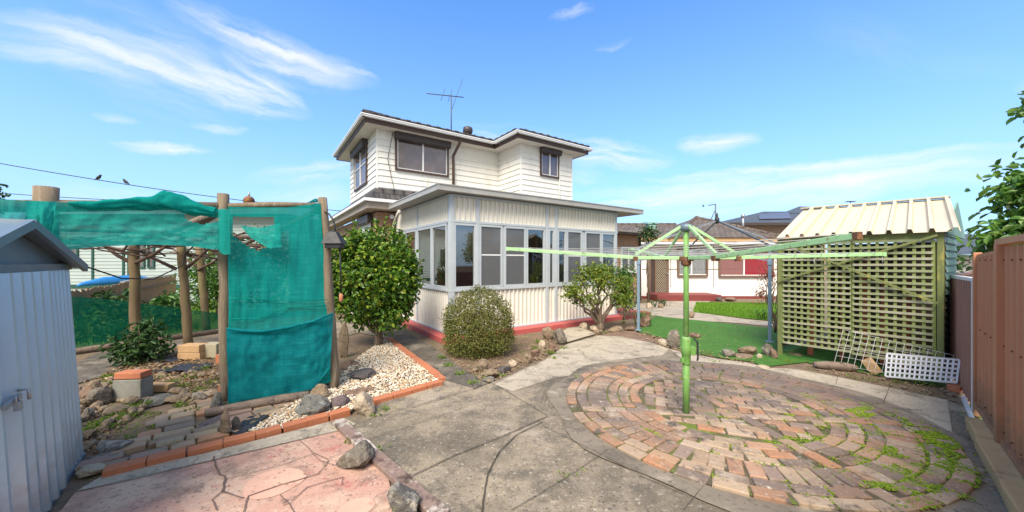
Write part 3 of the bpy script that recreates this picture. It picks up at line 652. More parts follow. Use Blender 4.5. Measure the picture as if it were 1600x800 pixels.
for _ in range(17000):
    c,sx_=rnd.choice(((G(1470,735),.30),(G(1430,705),.34),(G(1500,700),.16),(G(1330,592),.12),(G(1395,760),.25),(G(1350,650),.25)))
    q=c+Vector((rnd.gauss(0,sx_*.6),rnd.gauss(0,sx_*.6),0))
    if (q-BC).length>BR+.02 or mnoise.noise(Vector((q.x*4.2,q.y*9,1)))<.12: continue
    s=rnd.uniform(.003,.0085); mo.ico(q+Vector((0,0,rnd.uniform(.034,.042))),(s*rnd.uniform(.8,1.8),s*rnd.uniform(.8,1.8),s*.6),1)
# thick moss rim where the paving meets the fence side
for _ in range(2600):
    t=rnd.gauss(0,.14); rr=BR+rnd.gauss(-.09,.05); a0=math.atan2(G(1515,705).y-BC.y,G(1515,705).x-BC.x)+t
    q=BC+Vector((math.cos(a0)*rr,math.sin(a0)*rr,.040))
    if mnoise.noise(q*7)<-.08: continue
    s=rnd.uniform(.004,.011); mo.ico(q+Vector((0,0,rnd.uniform(-.012,.012))),(s*rnd.uniform(.8,1.7),s*rnd.uniform(.8,1.7),s*.8),1)
mo.build('moss',m['moss'],kind='stuff',label='bright green moss growing between the paving bricks',cat='moss')

# ---------------------------------------------------------------- garden paving under the pergola
gp=MB(); ax=G(160,744); bx=G(372,686); du=(bx-ax).normalized(); dv=Vector((-du.y,du.x,0)); angp=math.atan2(du.y,du.x)
vrow=.09
for row in range(12):
    wdt=rnd.uniform(.11,.165); u0=-.12+rnd.uniform(-.15,.1)+row*.07
    while u0<1.5-row*.03:
        l=rnd.choice((.20,.23,.24,.30,.18)); p=ax+du*(u0+l/2)+dv*(vrow+wdt/2)
        if rnd.random()>.06: gp.paver(Vector((p.x,p.y,.0)),l-.015,wdt-.016,rnd.uniform(.02,.04),angp+rnd.gauss(0,.03),.008)
        u0+=l
    vrow+=wdt
gp.build('garden_paving',m['slatepaver'],kind='structure')

# ---------------------------------------------------------------- turf, lawn and paths
sheet('artificial_turf',P2([(993,519),(1024,494),(1216,514)])+[HP(5.6,-4.2),HP(5.6,-6.0),HP(4.05,-6.25),HP(4.0,-4.9)]+P2([(1262,566),(1196,573),(1172,565),(1130,560),(1086,552),(1046,543),(1046,530)]),.004,m['turf'])
sheet('turf_strip',[HP(4.22,-4.5),HP(5.6,-4.4),HP(5.6,-6.2),HP(4.1,-6.3)],.010,m['turf_dark'])
sheet('dirt_path',P2([(962,478),(1040,470),(1110,470),(1085,488),(1166,499),(1230,505),(1230,512),(1130,503),(1080,502),(1024,493),(990,494)]),.002,m['concrete_pale'])
sheet('garden_edge_path',P2([(940,524),(985,512),(1030,533),(1044,543),(1026,536)]),.004,m['rk_brown'])
LAWN=P2([(1088,473.5),(1084,488),(1166,497.5),(1230,503),(1230,475)])
sheet('lawn_base',LAWN,.004,m['lawnbase'])
gr=MB()
def inpoly(x,y,poly):
    r=False; j=len(poly)-1
    for i in range(len(poly)):
        if (poly[i][1]>y)!=(poly[j][1]>y) and x<(poly[j][0]-poly[i][0])*(y-poly[i][1])/(poly[j][1]-poly[i][1])+poly[i][0]: r=not r
        j=i
    return r
def blades(mb,poly,n,h0,h1,dz=0,w=.006):
    xs=[p[0] for p in poly]; ys=[p[1] for p in poly]; k=0
    while k<n:
        x=rnd.uniform(min(xs),max(xs)); y=rnd.uniform(min(ys),max(ys))
        if not inpoly(x,y,poly): continue
        k+=1; h=rnd.uniform(h0,h1); a=rnd.random()*6.28; l=Vector((rnd.gauss(0,.35)*h,rnd.gauss(0,.35)*h,h)); p=Vector((x,y,gz(y)+dz)); s=Vector((math.cos(a)*w,math.sin(a)*w,0))
        mb.add([p-s,p+s,p+l*.6+s*.7,p+l,p+l*.6-s*.7],[(0,1,2,3,4)])
blades(gr,LAWN,14000,.04,.10,w=.012)
gr.build('grass',m['grass'],kind='stuff',label='bright green lawn grass in front of the white house',cat='grass')
sheet('back_garden_lawn',[(-30,7),(-8.1,6.6),(-6.9,8.8),(-7.2,30),(-30,30)],-.006,m['ground_far'])
bg_=MB(); blades(bg_,[(-13,7.2),(-8.2,6.9),(-7.2,8.9),(-8.5,14),(-14,13)],4000,.05,.16,w=.012)
bg_.build('rough_grass',m['grass'],kind='stuff',label='rough green grass in the back garden beyond the low shade cloth',cat='grass')
# ---------------------------------------------------------------- gravel bed
GRAV=P2([(376,688),(440,640),(500,615),(526,598),(560,560),(604,530),(690,597),(588,626),(556,640),(545,648)])
sheet('gravel_bed',GRAV,.018,m['soil'])
gv=MB(); k=0
xs=[p[0] for p in GRAV]; yv=[p[1] for p in GRAV]
while k<7500:
    x=rnd.uniform(min(xs),max(xs)); y=rnd.uniform(min(yv),max(yv))
    if not inpoly(x,y,GRAV): continue
    k+=1; s=rnd.uniform(.007,.017)
    mt=Matrix.Rotation(rnd.random()*6,3,'Z')@Matrix.Rotation(rnd.gauss(0,.5),3,'X')
    gv.ico((x,y,.024+rnd.uniform(0,.012)),(s*rnd.uniform(.9,1.5),s,s*rnd.uniform(.5,.8)),1,mt)
gv.build('gravel',m['pebble'],kind='stuff',label='white and cream pebbles spread in the brick edged bed',cat='gravel')
# ---------------------------------------------------------------- dry litter and weeds
sm=MB(); ribbon(sm,[G(1082,530),G(1120,537),G(1168,546)],.012,.012); ribbon(sm,[G(1000,519),G(1040,530)],.006,.012); sm.build('turf_seam',m['joint'],kind='structure')
rb_=MB()
def rubble(poly,n,s0,s1):
    xs=[p[0] for p in poly]; ys=[p[1] for p in poly]; k=0
    while k<n:
        x=rnd.uniform(min(xs),max(xs)); y=rnd.uniform(min(ys),max(ys))
        if not inpoly(x,y,poly): continue
        k+=1; s=rnd.uniform(s0,s1)*rnd.choice((.6,.8,1,1.3)); rock_mb(rb_,(x,y,-.008),(s*rnd.uniform(1,1.8),s,s*.7),k*3+1,rnd.random()*6,8,2,.06)
rubble(P2([(112,720),(200,660),(230,640),(350,636),(350,610),(230,612),(150,600),(116,610)]),170,.03,.10)
rubble(P2([(112,610),(160,590),(240,570),(340,575),(340,600),(230,600),(150,622)]),90,.03,.08)
rubble(P2([(720,578),(760,600),(780,594),(820,574),(853,562),(872,538),(860,530),(830,556),(790,572),(750,578)]),130,.02,.07)
rubble(P2([(1000,526),(1046,545),(1090,556),(1090,549),(1040,536),(1010,520)]),50,.02,.06); rubble(P2([(1240,573),(1390,602),(1500,632),(1490,612),(1390,588),(1290,568)]),70,.015,.05)
rubble(P2([(380,684),(440,642),(500,618),(500,612),(380,668)]),40,.03,.06)
rb_.build('rubble',m['rk_tan'],kind='stuff',label='small broken stones strewn over the garden beds',cat='rubble')
lt=MB()
def scatter_litter(poly,n,s0=.015,s1=.05,z=.012):
    xs=[p[0] for p in poly]; ys=[p[1] for p in poly]; k=0
    while k<n:
        x=rnd.uniform(min(xs),max(xs)); y=rnd.uniform(min(ys),max(ys))
        if not inpoly(x,y,poly): continue
        k+=1; a=rnd.random()*6.28; L=rnd.uniform(s0,s1)
        lt.leaf(Vector((x,y,gz(y)+z+rnd.uniform(0,.015))),Vector((math.cos(a),math.sin(a),rnd.gauss(0,.25))),Vector((rnd.gauss(0,.4),rnd.gauss(0,.4),1)),L,L*rnd.choice((.12,.4,.5)))
BED=P2([(684,545),(722,576),(760,596),(777,592),(815,574),(851,560),(868,540),(868,528),(800,527)])
scatter_litter(BED,2600,.01,.04); scatter_litter(P2([(1240,574),(1310,587),(1390,603),(1480,620),(1530,640),(1500,605),(1400,590),(1290,568)]),420,.01,.035)
scatter_litter(P2([(1500,650),(1540,650),(1560,728),(1600,800),(1530,760)]),240,.01,.04); scatter_litter(P2([(190,600),(350,630),(350,545),(250,545),(130,600)]),3000,.015,.07)
scatter_litter(P2([(120,745),(190,700),(140,640),(118,700)]),240); scatter_litter(P2([(940,524),(985,512),(1012,500),(970,495),(935,510)]),260)
scatter_litter(P2([(540,640),(600,625),(690,600),(640,560),(560,580)]),240,.01,.03,.04); scatter_litter(P2([(600,650),(900,560),(1000,760),(700,780)]),70,.008,.02,.008)
scatter_litter(P2([(1010,516),(1040,505),(1216,516),(1172,562),(1090,550),(1050,535)]),260,.015,.05,.012); scatter_litter(P2([(996,524),(1050,547),(1090,556),(1180,572),(1180,560),(1090,548),(1048,534),(1000,516)]),420,.015,.05,.012)
scatter_litter(P2([(900,640),(1200,560),(1520,700),(1300,790)]),160,.01,.03,.045); scatter_litter(P2([(130,790),(320,730),(530,680),(600,760)]),70,.008,.025,.012)
lt.build('leaf_litter',m['litter'],kind='stuff',label='dry brown leaves and twigs scattered over the garden beds',cat='leaf litter')
wd=MB()
def tuft(c,n,h,spread=.04,w=.012,flat=.8):
    for _ in range(n):
        a=rnd.random()*6.28; d=Vector((math.cos(a)*flat,math.sin(a)*flat,rnd.uniform(.4,1.2))); p=c+Vector((rnd.gauss(0,spread),rnd.gauss(0,spread),.004))
        wd.leaf(p,d,Vector((0,0,1)),h*rnd.uniform(.5,1.1),w*rnd.uniform(.7,1.3))
for px,py,n,h in ((270,600,18,.09),(284,606,16,.08),(310,612,14,.09),(228,602,12,.08),(180,655,18,.09),(175,668,14,.08),(186,640,14,.08),(255,628,12,.07),(280,634,12,.07),(232,650,10,.07),(246,668,8,.05),(270,655,8,.05),(205,672,10,.05),(212,640,20,.11),(206,652,14,.08),(262,578,20,.07),(300,590,24,.08),(318,578,14,.08),(290,636,14,.07),(300,642,12,.06),(160,602,24,.08),(168,590,18,.07),(136,676,24,.09),(128,684,18,.08),(148,664,12,.06),(330,600,16,.07),(250,590,12,.06),
   (880,745,5,.03),(905,737,4,.025),(738,600,14,.06),(720,585,16,.07),(700,572,16,.07),(752,592,14,.06),(860,553,20,.08),(842,536,24,.09),(836,546,16,.07),(880,545,12,.06),(865,560,10,.05),(782,588,12,.06),(690,560,14,.08),
   (604,640,12,.05),(588,650,8,.05),(540,668,10,.05),(548,690,10,.05),(590,705,8,.04),(1520,640,16,.06),(1526,652,14,.07),(1440,600,16,.05),(1400,598,14,.05),(1360,594,10,.04),(1230,565,12,.05),(1120,566,8,.04),(1330,590,10,.04),(1590,735,10,.06),(1575,700,12,.05),(230,610,12,.07),(340,640,10,.06),(196,690,10,.05),(220,680,8,.04),(1010,500,14,.12),(945,520,10,.06),(975,505,14,.08)):
    tuft(G(px,py),n*2,h)
wd.build('weeds',m['weed'],kind='stuff',label='small green weeds sprouting in cracks and along the beds',cat='weeds')
# ================================================================ two storey house
NF=-V; NL=-U      # outward normals of the front and of the left side
house=thing('two_storey_house','two storey house with white weatherboard upper floor over orange brick ground floor','house',HP(-.56,3.7,0))
def wallbox(a0,b0,a1,b1,z0,z1,t=.2):
    """wall slab between two house points, thickness inward (to the left of travel)"""
    p=HP(a0,b0);q=HP(a1,b1);d=(q-p).normalized();n=Vector((-d.y,d.x,0))*t
    mb=MB(); mb.prism([p,q,q+n,p+n],z0,z1); return mb
mb=MB(); mb.prism([HP(-.56,3.7),HP(11.5,3.7),HP(11.5,12),HP(-.56,12)],-.3,3.06)
mb.build('ground_floor_wall',m['brick'],house)
# upper floor boards
mb=MB(); zb,zt=3.25,5.41; pt=.172
def bd(a0,b0,a1,b1,n): boards(mb,HP(a0,b0),HP(a1,b1),zb,zt,pt,n)
bd(-.56,7.39,-.56,3.7,NL); bd(-.56,3.7,3.545,3.7,NF); bd(3.545,3.7,3.545,2.373,NL); bd(3.545,2.373,5.76,2.373,NF); bd(5.76,2.373,5.76,7.39,U); bd(5.76,7.39,-.56,7.39,V)
for a,b in ((-.56,3.7),(3.545,2.373),(5.76,2.373)): mb.box(HP(a,b,(zb+zt)/2),(.045,.045,zt-zb),UANG)
mb.build('upper_wall',m['white'],house)
# soffit + gutters of the upper roof
ov=.40
EAVE=[(-.56-ov,3.7-ov),(3.545-ov,3.7-ov),(3.545-ov,2.373-ov),(5.76+ov,2.373-ov),(5.76+ov,7.39+ov),(-.56-ov,7.39+ov)]
mb=MB(); mb.prism([HP(a,b) for a,b in EAVE],5.412,5.445); mb.build('eave_soffit',m['soffit'],house)
fb=MB(); gt=MB()
for (a0,b0),(a1,b1) in zip(EAVE,EAVE[1:]+EAVE[:1]):
    p,q=HP(a0,b0),HP(a1,b1); d=(q-p).normalized(); n=Vector((d.y,-d.x,0))
    fb.bar(p+n*.008+Vector((0,0,5.455))-d*.01,q+n*.008+Vector((0,0,5.455))+d*.01,.03,.11)
    gt.bar(p+n*.075+Vector((0,0,5.553))-d*.10,q+n*.075+Vector((0,0,5.553))+d*.10,.10,.065)
    gt.bar(p+n*.130+Vector((0,0,5.578))-d*.13,q+n*.130+Vector((0,0,5.578))+d*.13,.02,.03)
fb.build('fascia',m['brown'],house); gt.build('gutter',m['whitealu'],house)
# roofs
def hip(mb,a0,b0,a1,b1,z,pitch,axis='a'):
    t=math.tan(R(pitch))
    if axis=='a':
        h=(b1-b0)/2; r0=HP(a0+h,b0+h,z+h*t); r1=HP(a1-h,b0+h,z+h*t)
        c=[HP(a0,b0,z),HP(a1,b0,z),HP(a1,b1,z),HP(a0,b1,z)]
        fs=[[c[0],c[1],r1,r0],[c[1],c[2],r1],[c[2],c[3],r0,r1],[c[3],c[0],r0]]
    else:
        h=(a1-a0)/2; r0=HP(a0+h,b0+h,z+h*t); r1=HP(a0+h,b1-h,z+h*t)
        c=[HP(a0,b0,z),HP(a1,b0,z),HP(a1,b1,z),HP(a0,b1,z)]
        fs=[[c[0],c[1],r0],[c[1],c[2],r1,r0],[c[2],c[3],r1],[c[3],c[0],r0,r1]]
    for f in fs: mb.add(f,[tuple(range(len(f)))])
mb=MB(); e=.45; zr=5.63
hip(mb,-.56-e,3.7-e,5.76+e,7.39+e,zr,20)
hip(mb,3.545-e,2.373-e,5.76+e,7.2,zr,20,'b')
roof=mb.build('upper_roof',m['tiledark'],house)
# roll ridge tiles along the front hips (they read as the dark lumpy line)
rt=MB(); h=(7.39-3.7)/2+e; t20=math.tan(R(20))
for p,q in ((HP(-.56-e,3.7-e,zr),HP(-.56-e+h,3.7-e+h,zr+h*t20)),(HP(-.56-e+h,3.7-e+h,zr+h*t20),HP(5.76+e-h,3.7-e+h,zr+h*t20))):
    n=int((q-p).length/.38)
    for i in range(n):
        a=p.lerp(q,i/n);b=p.lerp(q,(i+1.05)/n); rt.tube([a,b],[.085,.10],8)
rt.build('ridge_cap',m['tiledark'],house)
# front edge tiles, a wavy course just over the gutter
et=MB()
for (a0,b0),(a1,b1) in zip(EAVE[:3],EAVE[1:4]):
    p,q=HP(a0,b0),HP(a1,b1); d=(q-p).normalized(); n=Vector((d.y,-d.x,0)); L=(q-p).length; k=int(L/.15)
    for i in range(k):
        c=p+d*(i+.5)*L/k+n*.03+Vector((0,0,5.645+(.014 if i%2 else 0))); et.box(c,(L/k*.9,.16,.035),math.atan2(d.y,d.x))
et.build('tile_edge',m['tiledark'],house)
def ventpipe(a,b,z0,z1,r):
    mb=MB(); mb.lathe(HP(a,b,0),[(r*.75,z0),(r*.75,z0+(z1-z0)*.45),(r,z0+(z1-z0)*.5),(r*1.25,z0+(z1-z0)*.7),(r*1.1,z1-.05),(r*.4,z1)],14); return mb
ventpipe(2.97,4.9,6.05,6.60,.15).build('roof_vent',m['shutter'],house)
MBp=MB(); p=HP(5.2,3.0,0); MBp.tube([p+Vector((0,0,5.75)),p+Vector((0,0,6.22))],.028,8); MBp.build('vent_pipe',m['darktube'],house)
# windows of the upper floor
def window(parent,p,q,z0,z1,n,frame,glass,fw=.05,mull=(.5,),rails=(),proud=.05,shutter=0,name='window',sash=None,backing=None,frlabel=None):
    """framed window lying on the wall from p to q; panes are its sub-parts"""
    p=Vector(p);q=Vector(q);L=(q-p).length;d=(q-p)/L;n=Vector(n)
    mb=MB()
    P=lambda s,z,o=0: p+d*s+n*o+Vector((0,0,z))
    mb.bar(P(0,z0+fw/2,proud/2),P(L,z0+fw/2,proud/2),proud,fw); mb.bar(P(0,z1-fw/2,proud/2),P(L,z1-fw/2,proud/2),proud,fw)
    for s in [fw/2,L-fw/2]: mb.bar(P(s,z0+fw,proud/2),P(s,z1-fw,proud/2),fw,proud,up=n)
    f=mb.build(name,frame,parent)
    if sash:
        sb=MB()
        for mm in mull: sb.bar(P(L*mm,z0+fw,proud*.42),P(L*mm,z1-fw,proud*.42),.045,proud*.8,up=n)
        for rr in rails: sb.bar(P(fw,z0+(z1-z0)*rr,proud*.42),P(L-fw,z0+(z1-z0)*rr,proud*.42),proud*.6,.03)
        for s in (fw+.012,L-fw-.012): sb.bar(P(s,z0+fw,proud*.42),P(s,z1-fw,proud*.42),.024,proud*.7,up=n)
        for z in (z0+fw+.012,z1-fw-.012): sb.bar(P(fw,z,proud*.42),P(L-fw,z,proud*.42),proud*.7,.024)
        sb.build('sash',sash,f)
    gb=MB(); gb.quad(P(fw,z0+fw,proud*.3),P(L-fw,z0+fw,proud*.3),P(L-fw,z1-fw,proud*.3),P(fw,z1-fw,proud*.3)); gb.build('pane',glass,f)
    if shutter:
        s=MB(); s.bar(P(-.03,z1-shutter/2+.02,.09),P(L+.03,z1-shutter/2+.02,.09),.16,shutter)
        s.bar(P(-.01,z1-shutter+.01,.13),P(L+.01,z1-shutter+.01,.13),.05,.03); s.build('shutter_box',m['shutter'],f,bevel=.02)
    return f
window(house,HP(-.06,3.7-.016),HP(1.63,3.7-.016),4.31,5.405,NF,m['brown'],m['darkglass'],.06,sash=m['whitealu'],shutter=.21)
window(house,HP(-.576,6.52),HP(-.576,4.75),4.06,5.405,NL,m['brown'],m['darkglass'],.06,sash=m['whitealu'],rails=(.5,),shutter=.21)
window(house,HP(4.307,2.373-.016),HP(5.127,2.373-.016),4.47,5.38,NF,m['brown'],m['darkglass'],.055,sash=m['whitealu'],shutter=.15)
# downpipe with its offset
dp=MB(); p=HP(1.78,3.62,0); e0=HP(1.86,3.28,0)
dp.tube([e0+Vector((0,0,5.50)),e0+Vector((0,0,5.40)),p+Vector((0,0,5.02)),p+Vector((0,0,4.9)),p+Vector((0,0,3.1))],.045,8); dp.build('downpipe',m['brown'],house)
dp=MB(); p=HP(5.16,2.33,0); dp.tube([p+Vector((0,0,5.38)),p+Vector((0,0,3.1))],.022,8); dp.build('white_pipe',m['white'],house)
cb=MB(); cb.tube([HP(-.12,3.66,5.40),HP(-.2,3.65,5.0),HP(-.27,3.66,4.6),HP(-.2,3.64,4.2),HP(-.1,3.63,3.75),HP(-.06,3.6,3.5)],.008,5); cb.build('cable',m['black'],house)
# ground floor eave with tiled skirt
sk=MB(); e=.32
def skirt(a0,b0,a1,b1,na,nb,z=3.36,run=.75,rise=.36):
    sk.add([HP(a0,b0,z),HP(a1,b1,z),HP(a1+na*run,b1+nb*run,z+rise),HP(a0+na*run,b0+nb*run,z+rise)],[(0,1,2,3)])
cA,cB=-.56-e,3.7-e
sk.add([HP(cA,cB,3.37),HP(3.4,cB,3.37),HP(3.4,3.69,3.74),HP(-.57,3.69,3.74)],[(0,1,2,3)])
sk.add([HP(cA,12.3,3.37),HP(cA,cB,3.37),HP(-.57,3.69,3.74),HP(-.57,12,3.74)],[(0,1,2,3)])
sk.build('lower_roof',m['tiledark'],house)
for k in range(3):
    pass
et=MB()
for i in range(11):
    a=cA+.1+i*.16
    et.box(HP(a,cB+.0,3.385),(.15,.10,.04),UANG)
for i in range(40):
    b=cB+.1+i*.2; et.box(HP(cA+.02,b,3.385),(.14,.18,.035),UANG)
et.build('tile_edge',m['tiledark'],house)
sf=MB(); sf.prism([HP(cA,cB),HP(3.3,cB),HP(3.3,3.69),HP(cA,3.69)],3.085,3.11); sf.prism([HP(cA,3.7),HP(-.57,3.7),HP(-.57,12.3),HP(cA,12.3)],3.085,3.11); sf.build('lower_soffit',m['tanfascia'],house)
fc=MB(); z=3.2
fc.bar(HP(cA-.01,cB-.012,z),HP(3.3,cB-.012,z),.024,.19); fc.bar(HP(cA-.012,cB-.02,z),HP(cA-.012,12.3,z),.024,.19)
fc.build('lower_fascia',m['tanfascia'],house)
gt=MB(); gt.bar(HP(cA-.12,cB-.075,3.325),HP(3.3,cB-.075,3.325),.10,.085); gt.bar(HP(cA-.075,cB-.12,3.325),HP(cA-.075,12.3,3.325),.10,.085); gt.build('lower_gutter',m['whitealu'],house)
window(house,HP(-.563,5.5),HP(-.563,4.15),1.9,3.0,NL,m['brown'],m['darkglass'],.06,sash=m['whitealu'],shutter=.22)
# pale roller shutter half drawn on the side window
sb=MB(); sb.quad(HP(-.615,5.45,2.1),HP(-.615,4.2,2.1),HP(-.615,4.2,2.8),HP(-.615,5.45,2.8)); sb.build('window_shutter',m['white'],house)
lp=MB(); lp.ico(HP(-.18,3.58,2.93),.07,2); lp.tube([HP(-.18,3.69,2.97),HP(-.18,3.58,2.97)],.03,8); lp.build('wall_light',m['whiteplastic'],house)
dp=MB(); p=HP(-.09,3.55,0); dp.tube([HP(-.05,3.3,3.1),p+Vector((0,0,2.9)),HP(-.14,3.64,2.6),HP(-.14,3.64,.2)],.032,8); dp.build('downpipe',m['cream_metal'],house)
# brick wing on the right: flat corrugated roof, a window, red sill
rf=MB(); rf.prism([HP(5.3,3.15),HP(11.9,3.15),HP(11.9,6.8),HP(5.3,6.8)],2.83,2.90); rf.build('wing_fascia',m['brown'],house)
cr=MB(); 
for i in range(66):
    a=5.3+i*.1; cr.tube([HP(a,3.05,2.94),HP(a,6.8,3.12)],.036,6,caps=False)
cr.build('wing_roof',m['gutter'],house)
wx0,wx1=A(969,3.69),A(993,3.69)
window(house,HP(wx0,3.697),HP(wx1,3.697),1.1,2.3,NF,m['whitealu'],m['darkglass'],.07,sash=m['whitealu'],proud=.08)
gp_=MB(); gp_.tube([HP(11.42,3.62,2.8),HP(11.42,3.62,-.2)],.05,8); gp_.build('downpipe',m['brown'],house)

ant=thing('tv_antenna','tall television antenna on the ridge of the two storey house','antenna',HP(2.589,5.5,6.40))
p=HP(2.589,5.5,0)
mb=MB(); mb.tube([p+Vector((0,0,6.3)),p+Vector((0,0,7.9))],.022,8); mb.build('mast',m['darktube'],ant)
Yd=p.y; q0=PT(667,146,Yd-.4); q1=PT(724,152,Yd+.4); bm_=q1-q0
mb=MB(); mb.tube([q0,q1],.018,6); mb.build('boom',m['darktube'],ant)
el=MB()
for t,hl in ((.06,.10),(.18,.12),(.30,.14),(.42,.3),(.62,.32),(.80,.9),(.95,.2)):
    c=q0.lerp(q1,t); dd=Vector((.25,.35,1)).normalized() if hl>.25 else Vector((.2,.8,.3)).normalized(); el.tube([c-dd*hl*.85,c+dd*hl],.010,5)
el.build('element',m['darktube'],ant)

# ================================================================ enclosed patio (sunroom)
sun_r=thing('enclosed_patio','cream corrugated sunroom with a band of grey framed windows and flat roof','sunroom',HP(0,0,0))
LEN,DEP=5.235,3.68; zs0,zs1,zw0,zw1,zp1=.10,1.0,1.06,2.46,3.06
mb=MB(); mb.prism([HP(-.28,-.32),HP(6.5,-.32),HP(6.5,3.68),HP(-.28,3.68)],-.05,.10); mb.build('plinth',m['redconc'],sun_r,bevel=.012)
# posts
pf=[(A(705,0)+.03),A(744.7,0),A(785,0),A(853,0),A(867,0),A(910,0),LEN-.04]
bl=[B(653.5,0),3.62]
def spost(c,w_,d_,h):
    mb=MB(); mb.box(c,(w_,d_,h),UANG); mb.build('post',m['alu'],sun_r,bevel=.006)
hf=zp1-zs0-.004; zf=(zs0+zp1)/2
for i,a in enumerate(pf[1:],1):
    full=i in (1,3,4,6)
    spost(HP(a,-.012 if full else 0,zf if full else (zw0+zw1)/2),.085 if full else .09,.09 if full else .06,hf if full else zw1-zw0-.02)
for b in bl: spost(HP(0,b,zf),.07,.06,hf)
for b in (1.2,2.4,3.62): spost(HP(LEN-.002,b,zf),.06,.06,hf)
spost(HP(0,0,zf),.11,.11,hf)
rail=MB()
for z,h in ((zs1+.03,.055),(zw1+.03,.055),(zs0+.018,.035),(zp1-.03,.05)):
    rail.bar(HP(-.055,-.02,z),HP(LEN+.03,-.02,z),.075,h); rail.bar(HP(-.02,.0,z),HP(-.02,DEP,z),.075,h); rail.bar(HP(LEN+.02,.05,z),HP(LEN+.02,DEP,z),.075,h)
rail.build('rail',m['alu'],sun_r,bevel=.005)
def panel(name,a0,b0,a1,b1,z0,z1,n):
    mb=MB(); corr(mb,HP(a0,b0),HP(a1,b1),z0,z1,.115,.042,n,((0,0),(.66,0),(.70,1),(.94,1),(1,0))); mb.build(name,m['cream_metal'],sun_r)
segs=[(.05,pf[1]-.04),(pf[1]+.04,pf[3]-.045),(pf[3]+.045,pf[4]-.04),(pf[4]+.04,LEN-.08)]
for a0,a1 in segs:
    panel('lower_panel',a0,.005,a1,.005,zs0+.03,zs1,NF); panel('upper_panel',a0,.005,a1,.005,zw1+.05,zp1-.05,NF)
for b1,b0 in ((.05,bl[0]-.035),(bl[0]+.035,DEP)):
    panel('lower_panel',.005,b0,.005,b1,zs0+.03,zs1,NL); panel('upper_panel',.005,b0,.005,b1,zw1+.05,zp1-.05,NL)
panel('lower_panel',LEN,.05,LEN,DEP,zs0+.03,zs1,U); panel('upper_panel',LEN,.05,LEN,DEP,zw1+.05,zp1-.05,U)
# windows
def sw(p,q,n,kind):
    """sash window between posts"""
    p=Vector(p);q=Vector(q);L=(q-p).length
    if L<.08: return
    rails=(.52,) if kind=='rail' else ()
    f=window(sun_r,p,q,zw0,zw1,n,m['alu'],m['glass'],.05,mull=(),rails=rails,proud=.05,sash=None)
    if rails:
        d=(q-p)/L; sb=MB(); sb.bar(p+d*.05+n*.02+Vector((0,0,zw0+.52*(zw1-zw0))),q-d*.05+n*.02+Vector((0,0,zw0+.52*(zw1-zw0))),.03,.03); sb.build('sash',m['whitealu'],f)
        fs=MB(); nn=n*.032
        fs.quad(p+d*.05+nn+Vector((0,0,zw0+.05)),q-d*.05+nn+Vector((0,0,zw0+.05)),q-d*.05+nn+Vector((0,0,zw1-.05)),p+d*.05+nn+Vector((0,0,zw1-.05))); fs.build('screen',m['flyscreen'],f)
for x0,x1,kind in ((707,743,''),(747,784,'rail'),(786,820.5,'rail'),(820.5,850.5,''),(855,865,''),(869,883.5,''),(883.5,908,'rail'),(912,938,'rail'),(938,960,'')):
    sw(HP(A(x0,0)+.005,0),HP(A(x1,0)-.005,0),NF,kind)
for x0,x1 in ((620,635),(635,653),(654,677),(677,701)):
    sw(HP(0,B(x0,0)-.01),HP(0,B(x1,0)+.005),NL,'')
for b0,b1 in ((.05,1.17),(1.23,2.37),(2.43,3.59)): sw(HP(LEN,b0),HP(LEN,b1),U,'')
# inside: bench, blinds, back wall lining
mb=MB(); mb.prism([HP(.6,3.1),HP(2.6,3.1),HP(2.6,3.66),HP(.6,3.66)],.105,1.28); mb.build('bench',m['junk'],sun_r,bevel=.01)
mb=MB(); mb.box(HP(1.6,3.35,1.30),(2.1,.66,.04),UANG); mb.build('bench_top',m['room'],sun_r)
mb=MB(); mb.prism([HP(.1,3.663),HP(5.1,3.663),HP(5.1,3.69),HP(.1,3.69)],.11,3.03); mb.build('lining',m['room'],sun_r)
bb=MB()
for i in range(30):
    z=1.3+i*.04; bb.bar(HP(1.05,.9,z),HP(1.9,.9,z),.03,.004)
bb.build('blind',m['blind'],sun_r)
cd=MB()
for a in (.55,.72): cd.tube([HP(a,.14,2.42),HP(a,.14,1.2)],.006,5)
for a in (2.75,3.6,3.85): cd.tube([HP(a,.14,2.42),HP(a,.14,1.15)],.006,5)
cd.build('blind_cord',m['blind'],sun_r)
# roof: flat sheet with deep fascia
FA0,FA1,FB0=-.36,LEN+.93,-.22
mb=MB(); mb.prism([HP(FA0,FB0),HP(FA1,FB0),HP(FA1,3.1),HP(FA0,3.1)],3.07,3.10); mb.build('roof_soffit',m['gutter'],sun_r)
mb=MB()
for i in range(44):
    a=FA0+.05+i*(FA1-FA0-.1)/43; mb.bar(HP(a,FB0+.02,3.155),HP(a,3.1,3.19),.05,.03)
mb.prism([HP(FA0+.02,FB0+.02),HP(FA1-.02,FB0+.02),HP(FA1-.02,3.1),HP(FA0+.02,3.1)],3.11,3.14); mb.build('roof_sheet',m['gutter'],sun_r)
fa=MB()
for p,q in ((HP(FA0-.03,FB0-.01,3.13),HP(FA1+.03,FB0-.01,3.13)),(HP(FA0-.01,FB0,3.13),HP(FA0-.01,3.12,3.13)),(HP(FA1+.01,FB0,3.13),HP(FA1+.01,3.1,3.13))):
    fa.bar(p,q,.05,.12); d=(q-p).normalized(); fa.bar(p+Vector((0,0,.058)),q+Vector((0,0,.058)),.075,.022); fa.bar(p-Vector((0,0,.055)),q-Vector((0,0,.055)),.075,.018)
fa.build('roof_fascia',m['gutter'],sun_r)

